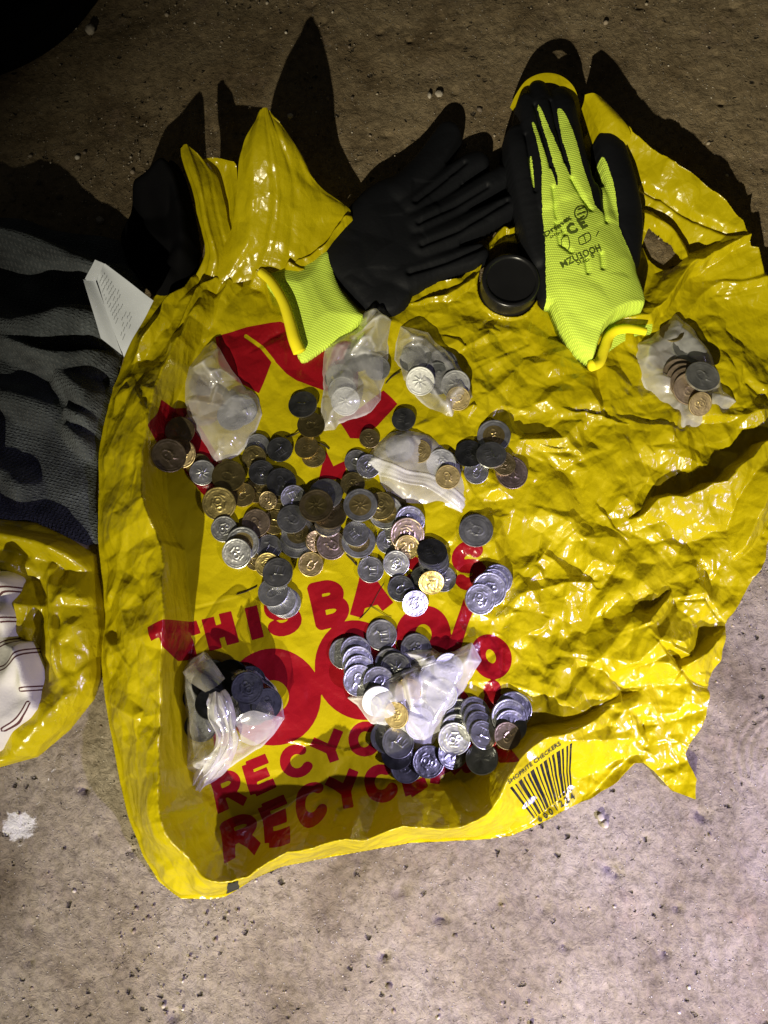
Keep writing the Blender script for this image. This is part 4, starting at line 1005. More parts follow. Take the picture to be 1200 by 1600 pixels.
# ------------------------------------------------------------------ small clear bags of coins
def film_bag(poly, height, seed, label, mat='film', crum=1.0, inside=(), flaps=(), inlabel='', strips=()):
    """a bag of thin film: lower sheet lies on what is there, coins go in, upper sheet is drawn over them"""
    global S
    pw = PP(poly, .008)
    g = Grid(pw[:, 0].min() - .004, pw[:, 0].max() + .004, pw[:, 1].min() - .004, pw[:, 1].max() + .004, .0007)
    m = sdf(g.X, g.Y, pw)
    S0 = smooth(S, 2.0); S0 = np.maximum(S0, S)
    zb = g.sample(S0, g.X, g.Y) + .0006
    mG = sdf(G.X, G.Y, pw)
    S[:] = np.where(mG > 0, S0 + .0008, S)
    for (px, py, kd, mt_, dv) in inside:
        coin_obj(kd, '/'.join('worn_' + q_ for q_ in mt_.split('/')), dv, settle(px, py, kd, .6), inlabel, inlabel and 'coins inside ' + label[0])
    S1 = np.maximum(S, smooth(S, 3.0)); S1 = np.maximum(S1, smooth(S1, 3.0)) 
    ed = np.clip(m / .014, 0, 1)
    dome = height * MM * (1 - (1 - ed) ** 2)
    base = np.maximum(g.sample(S1, g.X, g.Y) + .0009, zb + .0006)
    F1 = facet(g, .020, seed, .6, 1.8); F2 = facet(g, .010, seed + 1, -.5, 2.0); F3 = facet(g, .0045, seed + 2, .2, 1.8)
    cr_ = (4.2 * np.abs(F1) + 2.2 * np.abs(F2) + .8 * F2 + .55 * F3 - .6) * crum * MM * (.35 + .65 * ed)
    zt = np.maximum(base, zb + dome * .55) + np.maximum(cr_ + .0012 * crum, 0) + dome * .35 * (F1 * .4 + .6)
    for fp, fz in flaps:                      # loose ends of film standing up
        ff = sdf(g.X, g.Y, PP(fp, .010)); zt += np.clip(ff / .008, 0, 1) * fz * MM
    zt = smooth(zt, .6)
    lap = np.abs(smooth(zt, .6) - smooth(zt, 2.2)) / .0007
    fold_ = np.clip(lap - .25, 0, 1) + np.clip(1 - m / .0016, 0, 1) * .5
    o = link('clear_plastic_bag', hf_mesh('clear_plastic_bag', g, zt, m, zb, {'fold': fold_}), M[mat])
    tag(o, label[1], 'plastic bag', 'small clear bags holding coins')
    for sp_, w in strips:                     # press seal
        q = spline([P(a[0], a[1], .014)[:2] for a in sp_], 6); d, _, _ = polyline(g.X, g.Y, q)
        ms = np.minimum(w * MM - d, m - .0002)
        zz = zt + .0005 + .0003 * np.sin(d / (w * MM) * 9)
        link('press_seal', hf_mesh('press_seal', g, zz, ms), M['film_milky'], o)
    S = np.where(mG > 0, np.maximum(S, G_from(g, zt)), S)
    return o, g, zt
def G_from(g, Zl): return g.sample(Zl, G.X, G.Y)
IN = 'coin blurred by the film inside '
film_bag([(332, 525), (345, 542), (356, 561), (370, 584), (383, 605), (393, 606), (402, 618), (408, 644), (399, 669), (384, 695), (371, 708), (344, 723), (330, 717), (320, 699), (299, 672),
          (282, 654), (290, 645), (284, 627), (285, 597), (290, 570), (316, 537)], 14, 101, ('the upper left clear bag', 'crumpled clear bag by the left yellow wall, two large coins pressed against its film'), crum=1.25, mat='film',
         inside=[(318, 640, '5', 'copper/brass', 'head'), (330, 632, '2', 'brass', 'arms'), (375, 640, '5', 'nickel', 'head'), (362, 650, '2', 'dull', 'arms'), (318, 600, '2', 'copper', 'flower')],
         flaps=[([(300, 575), (340, 540), (372, 590), (330, 610)], 9)], inlabel=IN + 'the upper left clear bag')
film_bag([(567, 482), (587, 476), (616, 497), (607, 535), (606, 585), (596, 607), (597, 622), (580, 642), (545, 655), (530, 660), (525, 672), (501, 671), (501, 630), (505, 605), (501, 580),
          (504, 540), (520, 527), (545, 517), (555, 510)], 13, 111, ('the clear bag at the lime cuff', 'small clear bag with a folded flap, leaning on the lime cuff'), crum=1.2,
         inside=[(530, 590, '2', 'dull', 'arms'), (535, 610, '2', 'dull', 'head'), (540, 626, '2', 'nickel', 'flower'), (590, 575, '1', 'dull', 'head'), (560, 560, '2', 'dark', 'arms')],
         flaps=[([(545, 560), (565, 485), (590, 478), (614, 498), (590, 550)], 10)], inlabel=IN + 'the clear bag at the lime cuff', mat='film')
film_bag([(622, 502), (650, 511), (670, 515), (682, 530), (705, 547), (717, 560), (732, 587), (749, 620), (742, 632), (715, 645), (712, 657), (690, 652), (665, 632), (645, 612), (627, 592),
          (625, 572), (616, 560), (619, 530)], 15, 121, ('the clear bag left of the black cap', 'clear glossy bag showing dark coins and a twisted edge, below left of the black cap'), crum=1.0, mat='film_thin',
         inside=[(690, 570, '5', 'dull', 'head'), (684, 590, '5', 'dark', 'arms'), (712, 600, '2', 'dull', 'flower'), (650, 560, '5', 'nickel', 'arms'), (657, 594, '2', 'dull', 'flower'), (716, 622, '20', 'brass', 'head')],
         flaps=[([(650, 580), (660, 580), (712, 640), (708, 655), (680, 640)], 6)], inlabel=IN + 'the clear bag left of the black cap')
film_bag([(564, 727), (577, 705), (586, 692), (608, 673), (635, 667), (664, 673), (693, 687), (715, 700), (731, 721), (741, 748), (737, 769), (732, 791), (724, 813), (716, 804), (691, 797),
          (653, 791), (632, 785), (608, 772), (595, 753), (592, 740), (573, 729)], 10, 131, ('the flat clear zip bag', 'flat clear zip bag with a milky seal strip, lying across the middle of the coins'), crum=1.1, mat='film_hazy',
         inside=[(690, 722, '2', 'nickel', 'arms'), (655, 705, '20', 'brass', 'arms'), (700, 745, '20', 'brass', 'head'), (625, 700, '2', 'dull', 'head')], inlabel=IN + 'the flat clear zip bag',
         strips=[([(572, 718), (600, 730), (632, 743), (666, 748), (692, 762), (728, 788)], 5.5)])
film_bag([(1060, 485), (1072, 496), (1088, 512), (1112, 544), (1131, 586), (1136, 608), (1161, 627), (1140, 642), (1120, 652), (1084, 674), (1078, 694), (1068, 699), (1060, 692), (1054, 678),
          (1036, 656), (1028, 632), (1012, 608), (994, 562), (998, 534), (1020, 524), (1036, 508), (1048, 494)], 13, 141, ('the clear bag at the right', 'lone clear bag with a fanned roll of copper coins at the right'), crum=1.2, mat='film_hazy',
         inside=[(1040, 555, '5', 'copper', 'arms'), (1075, 545, '5', 'dull', 'head'), (1062, 585, '5', 'copper', 'head'), (1068, 592, '5', 'copper', 'arms'), (1074, 599, '5', 'copper', 'flower'), (1079, 607, '5', 'copper', 'head'),
                 (1094, 630, '20', 'brass', 'arms'), (1050, 520, '20', 'darkbrass', 'arms'), (1098, 588, '5', 'dull', 'head')], inlabel=IN + 'the clear bag at the right')
o6, g6, z6 = film_bag([(318, 1017), (340, 1037), (350, 1042), (377, 1038), (402, 1045), (418, 1062), (430, 1072), (440, 1093), (444, 1123), (427, 1148), (408, 1168), (368, 1193), (352, 1205),
          (318, 1215), (295, 1210), (282, 1208), (281, 1200), (292, 1167), (288, 1142), (287, 1108), (282, 1075), (282, 1045), (293, 1030)], 26, 151, ('the knotted clear bag', 'knotted clear bag of dark coins with a white twisted tail'), crum=1.6, mat='film_dark',
         inside=[(310, 1060, '2', 'black', 'arms'), (330, 1055, '2', 'black', 'head'), (360, 1070, '2', 'black', 'arms'), (390, 1065, '2', 'black', 'head'), (405, 1085, '2', 'black', 'flower'), (380, 1090, '2', 'black', 'arms'),
                 (310, 1090, '2', 'black', 'head'), (335, 1085, '2', 'black', 'flower'), (360, 1055, '2', 'black', 'head'), (395, 1110, '2', 'black', 'arms'), (320, 1115, '2', 'black', 'arms'), (370, 1105, '2', 'black', 'head'),
                 (345, 1070, '2', 'black', 'arms'), (325, 1070, '2', 'black', 'arms'), (312, 1135, '2', 'black', 'head'), (395, 1095, '2', 'black', 'head'), (350, 1120, '2', 'black', 'flower'), (330, 1100, '2', 'black', 'flower'), (415, 1100, '2', 'black', 'arms'), (385, 1075, '2', 'black', 'arms')],
         inlabel='dark coin inside the knotted clear bag')
tail = []
for k, (cx_, cy_, hw, zz, tw) in enumerate([(338, 1082, 13, 46, 0), (340, 1100, 20, 52, .3), (344, 1120, 22, 50, .7), (352, 1140, 15, 46, 1.1), (354, 1160, 19, 40, 1.5), (345, 1182, 24, 32, 1.8), (330, 1204, 26, 24, 2.0), (316, 1222, 20, 16, 2.3), (308, 1236, 9, 11, 2.6)]):
    row = []
    for c_ in range(9):
        t_ = c_ / 4 - 1
        row.append((cx_ + hw * t_ + 2.5 * math.sin(c_ * 2.4 + k), cy_ - 5 * t_ + 3 * math.cos(k * 1.7 + c_), zz + (9 if c_ % 2 else -3) * (1 - abs(t_) * .5) * (.6 + .4 * math.sin(k * 2.1 + c_)) - 8 * t_ * t_))
    tail.append(row)
link('twisted_tail', patch_mesh('twisted_tail', tail, crumple=1.3, seed=160), M['film_tail'], o6)
wing = [[(360, 1128, 40), (372, 1140, 36), (378, 1160, 28)], [(392, 1112, 42), (402, 1136, 36), (400, 1166, 20)], [(420, 1116, 36), (428, 1130, 32), (424, 1150, 20)], [(443, 1122, 22), (440, 1128, 20), (432, 1142, 16)]]
link('film_wing', patch_mesh('film_wing', wing, crumple=1.4, seed=170), M['film'], o6)
lobe = [[(284, 1050, 26), (300, 1036, 38), (318, 1018, 34)], [(296, 1066, 40), (318, 1052, 50), (334, 1034, 38)], [(320, 1082, 46), (336, 1074, 52), (352, 1060, 42)]]
link('film_wing', patch_mesh('film_wing', lobe, crumple=1.6, seed=180), M['film_dark'], o6)
film_bag([(738, 1003), (755, 1033), (740, 1060), (722, 1096), (710, 1117), (695, 1144), (680, 1168), (663, 1183), (650, 1174), (620, 1147), (605, 1138), (578, 1132), (566, 1117), (557, 1102),
          (542, 1091), (575, 1066), (602, 1051), (644, 1036), (620, 1018), (650, 1010), (677, 1009), (692, 1016), (710, 1012)], 18, 191, ('the zip bag full of coins', 'milky zip bag full of coins, two pale discs showing, below the heap'), crum=1.3, mat='film_hazy',
         inside=[(650, 1075, '2', 'dull', 'arms'), (680, 1060, '5', 'nickel', 'head'), (660, 1100, '2', 'nickel', 'head'), (640, 1078, '20', 'brass', 'twenty'), (620, 1115, '20', 'brass', 'arms'), (590, 1095, '2', 'nickel', 'head'),
                 (700, 1045, '2', 'dull', 'arms'), (690, 1085, '2', 'dull', 'arms'), (655, 1130, '2', 'dull', 'head'), (638, 1080, '20', 'brass', 'twenty'), (620, 1117, '20', 'brass', 'arms')],
         inlabel=IN + 'the zip bag full of coins',
         strips=[([(550, 1088), (590, 1064), (640, 1043), (690, 1026), (734, 1008)], 3.2)])
#--PART4
# ------------------------------------------------------------------ gloves
def caps_field(g, caps):
    """caps: list of chains [(px,py,z mm,r mm)], with flatness; upper surface, lower surface and inside field"""
    top = np.full(g.shape, -1.0); bot = np.full(g.shape, 1.0); m = np.full(g.shape, -1.0)
    for chain, fl in caps:
        q = spline([list(P(a[0], a[1], a[2] * MM)[:2]) + [a[2], a[3]] for a in chain], 5)
        for i in range(len(q) - 1):
            d, _, v = polyline(g.X, g.Y, q[i:i + 2, :2], q[i:i + 2, 2:])
            zc, r = v[..., 0] * MM, v[..., 1] * MM
            k = np.clip(1 - (d / r) ** 2, 0, 1) ** .5 * r * fl
            ins = d < r
            top = np.where(ins, np.maximum(top, zc + k), top); bot = np.where(ins, np.minimum(bot, zc - k), bot)
            m = np.maximum(m, r - d)
    return top, bot, m
def glove(caps, label, lime_polys, base_lift, wr_amp, seed, cut=None, extra=None):
    allp = np.array([P(a[0], a[1], a[2] * MM)[:2] for ch, _ in caps for a in ch])
    g = Grid(allp[:, 0].min() - .045, allp[:, 0].max() + .045, allp[:, 1].min() - .045, allp[:, 1].max() + .045, .0008)
    top, bot, m = caps_field(g, caps)
    if cut is not None: m = np.minimum(m, -sdf(g.X, g.Y, PP(cut, .022)))
    base = g.sample(smooth(S, 3), g.X, g.Y) + .0015
    ok = m > 0
    mid = np.where(ok, (top + bot) / 2, base)
    t = np.where(ok, top, mid)
    for it in range(2): t = np.where(ok, smooth(t, 1.1), t)
    wr = facet(g, .020, seed, .8, 2.0) + .6 * facet(g, .009, seed + 1, .8, 2.2)
    t = t + wr * wr_amp * MM * np.clip(m / .006, 0, 1)
    if extra is not None: t = t + extra(g) * np.clip(m / .003, 0, 1)
    t = np.maximum(t, base + .001); b = np.minimum(np.maximum(np.where(ok, bot, mid), base), t - .0006)
    edge_z = np.maximum((t + b) / 2, base)
    t = np.where(ok, t, edge_z)
    li = np.full(g.shape, -1.0)
    for lp in lime_polys: li = np.maximum(li, sdf(g.X, g.Y, spline(PP(lp, .030), 2, True)))
    o = link('work_glove', hf_mesh('work_glove', g, t, m, b, {'lime': np.clip(li, -.05, .05)}), M['glove'])
    tag(o, label, 'glove', 'pair of work gloves')
    return o, g, t
def creases(g, lines, depth, width, zz=.03):
    e = np.zeros(g.shape)
    for ln in lines:
        d, _, _ = polyline(g.X, g.Y, PP(ln, zz)); e -= depth * MM * np.exp(-(d / (width * MM)) ** 2)
    return e
left_caps = [([(600, 352, 13, 33), (610, 400, 12, 35)], .32), ([(555, 396, 12, 27), (600, 450, 11, 24)], .34), ([(556, 372, 12, 22), (600, 322, 13, 22), (640, 300, 13, 19)], .44),
             ([(626, 306, 13, 17), (664, 264, 12, 14.5), (690, 226, 11, 13), (700, 211, 10, 12.5)], .7), ([(640, 326, 13, 15), (690, 290, 12, 12), (730, 262, 11, 11.5), (746, 254, 10, 11)], .72),
             ([(652, 356, 13, 15), (702, 328, 12, 11.5), (752, 296, 11, 11), (784, 277, 10, 10.5)], .74), ([(650, 390, 12, 15), (705, 366, 12, 12), (764, 338, 11, 11), (804, 318, 10, 9.5)], .76),
             ([(630, 432, 10, 18), (680, 416, 9, 13), (738, 400, 9, 10.5), (748, 396, 9, 9.5)], .68)]
gl1, gg1, gt1 = glove(left_caps, 'black coated glove lying palm up with a lime knit cuff turned back', [], .002, 1.1, 201,
    extra=lambda g: creases(g, [[(650, 306), (690, 272), (728, 240)], [(655, 340), (705, 312), (764, 276)], [(660, 374), (720, 346), (796, 300)], [(640, 416), (700, 394), (770, 362)], [(620, 476), (640, 452), (655, 470)]], 2.8, 2.2))
# its cuff: knitted tube end, flattened
cuff_poly = [(408, 425), (450, 408), (512, 383), (520, 420), (535, 452), (560, 480), (566, 490), (540, 512), (500, 538), (468, 556), (456, 520), (440, 470)]
gc = Grid(*[f(PP(cuff_poly, .02)[:, a]) + sgn * .012 for a in (0, 1) for f, sgn in ((np.min, -1), (np.max, 1))], .0007)
mc = sdf(gc.X, gc.Y, spline(PP(cuff_poly, .02), 3, True))
bc = gc.sample(smooth(S, 2), gc.X, gc.Y) + .002
tc_ = np.maximum(bc + .003, .010) + .008 * np.clip(mc / .02, 0, 1) ** .6 + .0012 * facet(gc, .018, 211, .5, 2)
dl, _, _ = polyline(gc.X, gc.Y, PP([(512, 383), (520, 420), (535, 452), (566, 490)], .02)); tc_ += .004 * np.exp(-(dl / .010) ** 2)
zc_ = PP([(470, 556), (500, 500), (540, 500)], .02)
tc_ = smooth(tc_, 1.5)
link('cuff', hf_mesh('cuff', gc, tc_, mc, np.minimum(bc, tc_ - .001), {'lime': np.full(gc.shape, .05)}), M['glove'], gl1)
hem = spline([P(406, 424, .016), P(424, 440, .020), P(442, 470, .022), P(452, 500, .022), P(460, 530, .021), P(469, 552, .018)], 8)
link('cuff_hem', tube_mesh('cuff_hem', hem, np.linspace(.0036, .0054, len(hem)), 12), M['hem'], gl1)

right_caps = [([(900, 330, 26, 31), (925, 420, 26, 34), (945, 470, 24, 33)], .36), ([(880, 330, 24, 22), (905, 440, 22, 26), (930, 508, 20, 25), (955, 528, 18, 24)], .42),
              ([(845, 405, 18, 10), (834, 350, 20, 12.5), (822, 290, 24, 13), (812, 240, 26, 12.5), (808, 214, 25, 11)], .75),
              ([(864, 320, 26, 14), (846, 250, 28, 12.5), (832, 190, 27, 12.5), (826, 164, 26, 11)], .75), ([(884, 310, 28, 14), (864, 230, 30, 12), (848, 170, 29, 11.5), (840, 146, 25, 10.5)], .75),
              ([(905, 310, 27, 15), (892, 240, 29, 13.5), (880, 180, 28, 13), (873, 158, 24, 12)], .75),
              ([(972, 410, 20, 15), (976, 350, 22, 16), (968, 290, 25, 15), (956, 238, 26, 13.5), (951, 222, 25, 12.5)], .7), ([(950, 420, 22, 24), (968, 380, 22, 17)], .5),
              ([(846, 410, 16, 10), (862, 460, 16, 10)], .6)]
lime = [[(858, 456), (852, 368), (846, 312), (862, 296), (872, 298), (890, 282), (902, 296), (912, 290), (922, 322), (944, 344), (966, 358), (970, 368), (992, 412), (1002, 440), (1020, 482), (1022, 520), (990, 560), (920, 580), (900, 560), (884, 520), (866, 480)],
        [(829, 200), (834, 202), (842, 230), (856, 268), (868, 302), (862, 322), (846, 320), (844, 270), (836, 230)], [(838, 176), (842, 177), (863, 230), (880, 270), (894, 306), (872, 312), (868, 286), (863, 270), (852, 230)],
        [(868, 182), (874, 180), (884, 196), (896, 230), (907, 270), (926, 326), (892, 312), (888, 272), (876, 230)], [(944, 350), (941, 300), (937, 262), (938, 247), (943, 250), (952, 276), (959, 304), (966, 362)],
        [(828, 246), (831, 262), (835, 294), (831, 290), (827, 264)]]
gl2, gg2, gt2 = glove(right_caps, 'lime backed glove with black fingers and printed marks, cuff open towards the viewer', lime, .002, .9, 221,
    cut=[(920, 590), (932, 552), (942, 516), (958, 498), (980, 487), (1012, 480), (1040, 478), (1040, 600)],
    extra=lambda g: creases(g, [[(862, 300), (868, 340), (880, 372)], [(890, 288), (906, 315), (920, 335)], [(868, 352), (874, 385), (890, 400)], [(945, 352), (942, 330), (938, 290)], [(912, 412), (916, 432)], [(936, 404), (938, 426)],
                                    [(836, 300), (826, 250), (820, 215)], [(858, 268), (842, 205), (834, 170)], [(880, 262), (866, 205), (858, 165)]], 2.4, 1.6))
lin_poly = [(938, 560), (946, 520), (960, 500), (985, 488), (1012, 482), (1020, 500), (1018, 520), (1000, 522), (972, 534), (948, 552)]
gn = Grid(*[f(PP(lin_poly, .01)[:, a]) + sgn * .010 for a in (0, 1) for f, sgn in ((np.min, -1), (np.max, 1))], .0008)
mn = sdf(gn.X, gn.Y, spline(PP(lin_poly, .008), 3, True)); bn = gn.sample(smooth(S, 2), gn.X, gn.Y)
zn = smooth(np.maximum(bn + .002, .006), 2) + .0008 * facet(gn, .012, 231)
link('cuff_lining', hf_mesh('cuff_lining', gn, zn, mn, None, {'lime': np.full(gn.shape, .05)}), M['glove'], gl2)
hem2 = spline([P(922, 572, .015), P(936, 566, .012), P(944, 545, .011), P(950, 528, .011), P(962, 517, .012), P(980, 514, .013), P(998, 516, .014), P(1010, 519, .014)], 8)
link('cuff_hem', tube_mesh('cuff_hem', hem2, np.linspace(.0046, .0030, len(hem2)), 12), M['hem'], gl2)
def gtext(txt, a, b_, hr, bold=.0):
    p0 = P(a[0], a[1], .036)[:2]; p1 = P(b_[0], b_[1], .036)[:2]
    drape_text('printed_mark', txt, p0, p1, hr, gg2, gt2, M['glove_ink'], gl2, .0005, bold)
gtext('MZU3OOH', (880, 417), (939, 394), 1.15, .02)
gtext('SIZE 8', (902, 416), (928, 405), 1.0, .0)
gtext('Dromex', (856, 364), (893, 344), 1.0, .03)
gtext('SHARK', (862, 369), (882, 361), .9, .0)
gtext('C E', (890, 369), (917, 356), 1.15, .05)
def gmark(lines, r):
    for ln in lines:
        pts = [P(a[0], a[1], .036) for a in ln]
        out = []
        for p in spline(pts, 4): out.append([p[0], p[1], float(gg2.sample(gt2, p[0], p[1])) + .0003])
        link('printed_mark', tube_mesh('printed_mark', out, r, 5, False, .3), M['glove_ink'], gl2)
gmark([[(907 + 10 * math.cos(a), 335 + 11 * math.sin(a)) for a in np.linspace(0, 6.28, 14)], [(902, 330), (912, 326)], [(901, 338), (914, 333)], [(905, 344), (912, 340)]], .0006)
gmark([[(903, 374), (918, 367), (921, 378), (906, 385), (903, 374)], [(911, 371), (914, 381)]], .0004)
gmark([[(878, 372), (886, 368), (890, 384), (886, 390), (880, 384), (878, 372)], [(930, 372), (934, 364)]], .0004)

# ------------------------------------------------------------------ cap
def lathe(name, prof, seg=72):
    V = []; F_ = []
    for r, z in prof:
        for k in range(seg):
            w = 2 * math.pi * k / seg; V.append((r * math.cos(w), r * math.sin(w), z))
    for i in range(len(prof) - 1):
        for k in range(seg):
            F_.append((i * seg + k, i * seg + (k + 1) % seg, (i + 1) * seg + (k + 1) % seg, (i + 1) * seg + k))
    F_.append(tuple(range(seg))[::-1]); F_.append(tuple((len(prof) - 1) * seg + k for k in range(seg)))
    me = bpy.data.meshes.new(name); me.from_pydata(V, [], F_); me.update()
    for p in me.polygons: p.use_smooth = True
    me.set_sharp_from_angle(angle=math.radians(40)); return me
cr0 = .0236; hh = .021
prof = [(cr0, .0005), (cr0 + .0002, .004), (cr0, hh - .002), (cr0 - .0004, hh - .0007), (cr0 - .0013, hh), (cr0 - .003, hh), (cr0 - .0036, hh - .0005), (cr0 - .0042, hh - .0016), (cr0 - .009, hh - .0020), (.004, hh - .0022)]
cp = P(796, 446, .012)
capo = link('bottle_cap', lathe('bottle_cap', prof), M['blackplastic']); capo.location = (cp[0], cp[1], .0004)
tag(capo, 'round black plastic screw cap lying in the rolled yellow opening beside the lime glove', 'cap')

# ------------------------------------------------------------------ soft things at the left
def lump(name, mat, poly, zfun, res=.0015, bottom=True, closed_spline=2, edge_w=.012, attrs=None, zb=None):
    pw = spline(PP(poly), closed_spline, True)
    g = Grid(pw[:, 0].min() - .006, pw[:, 0].max() + .006, pw[:, 1].min() - .006, pw[:, 1].max() + .006, res)
    m = sdf(g.X, g.Y, pw)
    e = np.sqrt(np.clip(1 - (1 - np.clip(m / edge_w, 0, 1)) ** 2, 0, 1))
    z = zfun(g, m) * e + .0015
    z = smooth(z, .8)
    return link(name, hf_mesh(name, g, z, m, np.full(g.shape, .0006) if bottom else None, {k: f(g) for k, f in (attrs or {}).items()}), mat), g, z
def fold(g, pts, w, pw=1.0):
    q = spline([list(P(a[0], a[1], a[2] * MM)[:2]) + [a[2]] for a in pts], 5)
    d, s, v = polyline(g.X, g.Y, q[:, :2], q[:, 2]); t = np.clip(d / (w * MM), 0, 1)
    return v[..., 0] * MM * (1 - t * t * (3 - 2 * t)) ** pw
def zjacket(g, m):
    z = .007 + .003 * gnoise(g.shape, 14, 301)
    for pts, w in (([(-70, 352, 44), (0, 362, 46), (60, 376, 44), (110, 398, 40), (150, 415, 36), (186, 418, 26)], 20), ([(-70, 465, 34), (0, 500, 44), (50, 500, 50), (110, 486, 50), (160, 500, 40), (195, 520, 30)], 30),
                   ([(-70, 500, 30), (0, 524, 40), (60, 548, 46), (120, 552, 44), (180, 540, 32)], 11), ([(96, 580, 30), (130, 610, 42), (165, 598, 42), (196, 566, 30)], 22),
                   ([(105, 640, 24), (140, 650, 38), (176, 632, 30)], 13), ([(104, 668, 20), (140, 690, 32), (165, 665, 30)], 14), ([(-60, 590, 10), (20, 620, 20), (70, 640, 16)], 22), ([(-20, 720, 14), (30, 760, 18)], 20),
                   ([(206, 420, 20), (232, 445, 24), (232, 480, 18)], 14)):
        z = np.maximum(z, fold(g, pts, w) + .003 * facet(g, .022, 303, .3, 2) + .003)
    z = z + .0016 * facet(g, .011, 304, .3, 1.5) + .004 * facet(g, .026, 306, -.6, 2.2)
    return np.maximum(z, .003)
jk, gj, zj = lump('knit_jacket', M['knit'], [(-90, 330), (0, 342), (40, 345), (85, 362), (130, 368), (188, 378), (205, 420), (228, 452), (205, 520), (190, 575), (172, 640), (158, 700), (152, 770), (154, 850), (110, 842), (50, 815), (-90, 800)], zjacket)
tag(jk, 'dark grey marl knit jacket heaped in folds beside the yellow bag', 'jacket')
def zsack(g, m): return .016 + .008 * facet(g, .04, 311) + .004 * facet(g, .016, 312) + fold(g, [(225, 300, 30), (272, 268, 44), (290, 330, 30), (300, 400, 20)], 20)
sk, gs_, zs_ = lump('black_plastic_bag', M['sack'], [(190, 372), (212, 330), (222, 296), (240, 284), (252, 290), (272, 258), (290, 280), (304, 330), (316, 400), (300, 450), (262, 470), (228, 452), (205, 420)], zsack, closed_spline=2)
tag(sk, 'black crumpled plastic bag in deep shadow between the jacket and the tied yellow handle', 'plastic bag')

# folded paper slip
def quad_sheet(name, mat, pts, nrm_noise=.0006, parent=None, n=26, seed=0):
    A, B, Cc, D = [P(p[0], p[1], p[2] * MM) for p in pts]
    u, v = np.meshgrid(np.linspace(0, 1, n), np.linspace(0, 1, n)); u = u[..., None]; v = v[..., None]
    Q_ = A * (1 - u) * (1 - v) + B * u * (1 - v) + Cc * u * v + D * (1 - u) * v
    rs = gnoise((n, n), 5, 400 + seed) * nrm_noise; Q_[..., 2] += rs
    idx = np.arange(n * n).reshape(n, n)
    return link(name, mesh_np(name, Q_.reshape(-1, 3), np.stack([idx[:-1, :-1].ravel(), idx[:-1, 1:].ravel(), idx[1:, 1:].ravel(), idx[1:, :-1].ravel()], 1)), mat, parent), Q_
pp, q1 = quad_sheet('folded_paper', M['paper'], [(148, 436, 58), (163, 411, 62), (240, 470, 46), (192, 556, 40)], .0008, None, 26, 1)
_, q2 = quad_sheet('folded_flap', M['paper'], [(148, 405, 66), (163, 412, 62.5), (150, 440, 58.6), (131, 438, 62)], .0003, pp, 16, 2)
_, q3 = quad_sheet('folded_flap', M['paper'], [(131, 438, 62), (149, 437, 58.2), (191, 555, 39.8), (157, 528, 48)], .0004, pp, 18, 3)
tag(pp, 'folded white paper slip with faint grey lines, tucked between jacket and yellow bag', 'paper')
rs = random.Random(8)
Vq = []; Fq = []
nn_ = q1.shape[0]
for r_ in range(15):
    v0 = .10 + r_ * .055; u0 = .12; 
    while u0 < (.62 if r_ < 8 else .5):
        ln = rs.uniform(.03, .11); 
        if rs.random() < .78 and v0 < .9:
            ring_ = []
            for (uu, vv) in ((u0, v0), (u0 + ln, v0 - .012), (u0 + ln, v0 + .000), (u0, v0 + .012)):
                fu, fv = uu * (nn_ - 1), vv * (nn_ - 1); i, j = int(fu), int(fv); a, b_ = fu - i, fv - j
                p = q1[j, i] * (1 - a) * (1 - b_) + q1[j, i + 1] * a * (1 - b_) + q1[j + 1, i] * (1 - a) * b_ + q1[j + 1, i + 1] * a * b_
                ring_.append(len(Vq)); Vq.append((p[0], p[1], p[2] + .0005))
            Fq.append(ring_)
        u0 += ln + rs.uniform(.015, .04)
link('faint_print', mesh_np('faint_print', Vq, Fq, False), M['greyink'], pp)

# second yellow bag with the striped cloth in it
gp = [(-70, 800), (0, 812), (60, 818), (112, 842), (152, 868), (156, 900), (164, 940), (168, 985), (160, 1030), (160, 1062), (150, 1092), (112, 1140), (62, 1182), (0, 1199), (-70, 1204)]
def zbag2(g, m):
    z = .005 + .016 * np.abs(facet(g, .044, 321, .4, 1.4)) + .010 * np.abs(facet(g, .028, 328, -.5, 2.2)) + .005 * facet(g, .016, 322) + .0022 * facet(g, .008, 323)
    z = np.maximum(z, fold(g, [(-60, 826, 26), (40, 842, 28), (100, 866, 24), (156, 900, 14)], 16) + .005 * facet(g, .018, 324))
    z = np.maximum(z, fold(g, [(82, 880, 14), (76, 940, 26), (82, 1000, 28), (88, 1040, 22), (110, 1085, 18)], 12) + .005 * facet(g, .016, 326))
    z = np.maximum(z, fold(g, [(110, 1010, 4), (140, 1046, 22), (122, 1080, 12)], 10) + .003 * facet(g, .016, 325))
    return np.maximum(z, .0025)
far = lambda g: np.full(g.shape, -50.0)
b2, gb2, zb2 = lump('plastic_carrier_bag', M['yellow'], gp, zbag2, .001, False, 1, .012, {'print': far, 'bar_u': far, 'bar_v': far, 'crisp': lambda g: np.full(g.shape, 1.0)})
tag(b2, 'smaller yellow plastic bag at the left edge, half open round a white striped cloth', 'carrier bag')
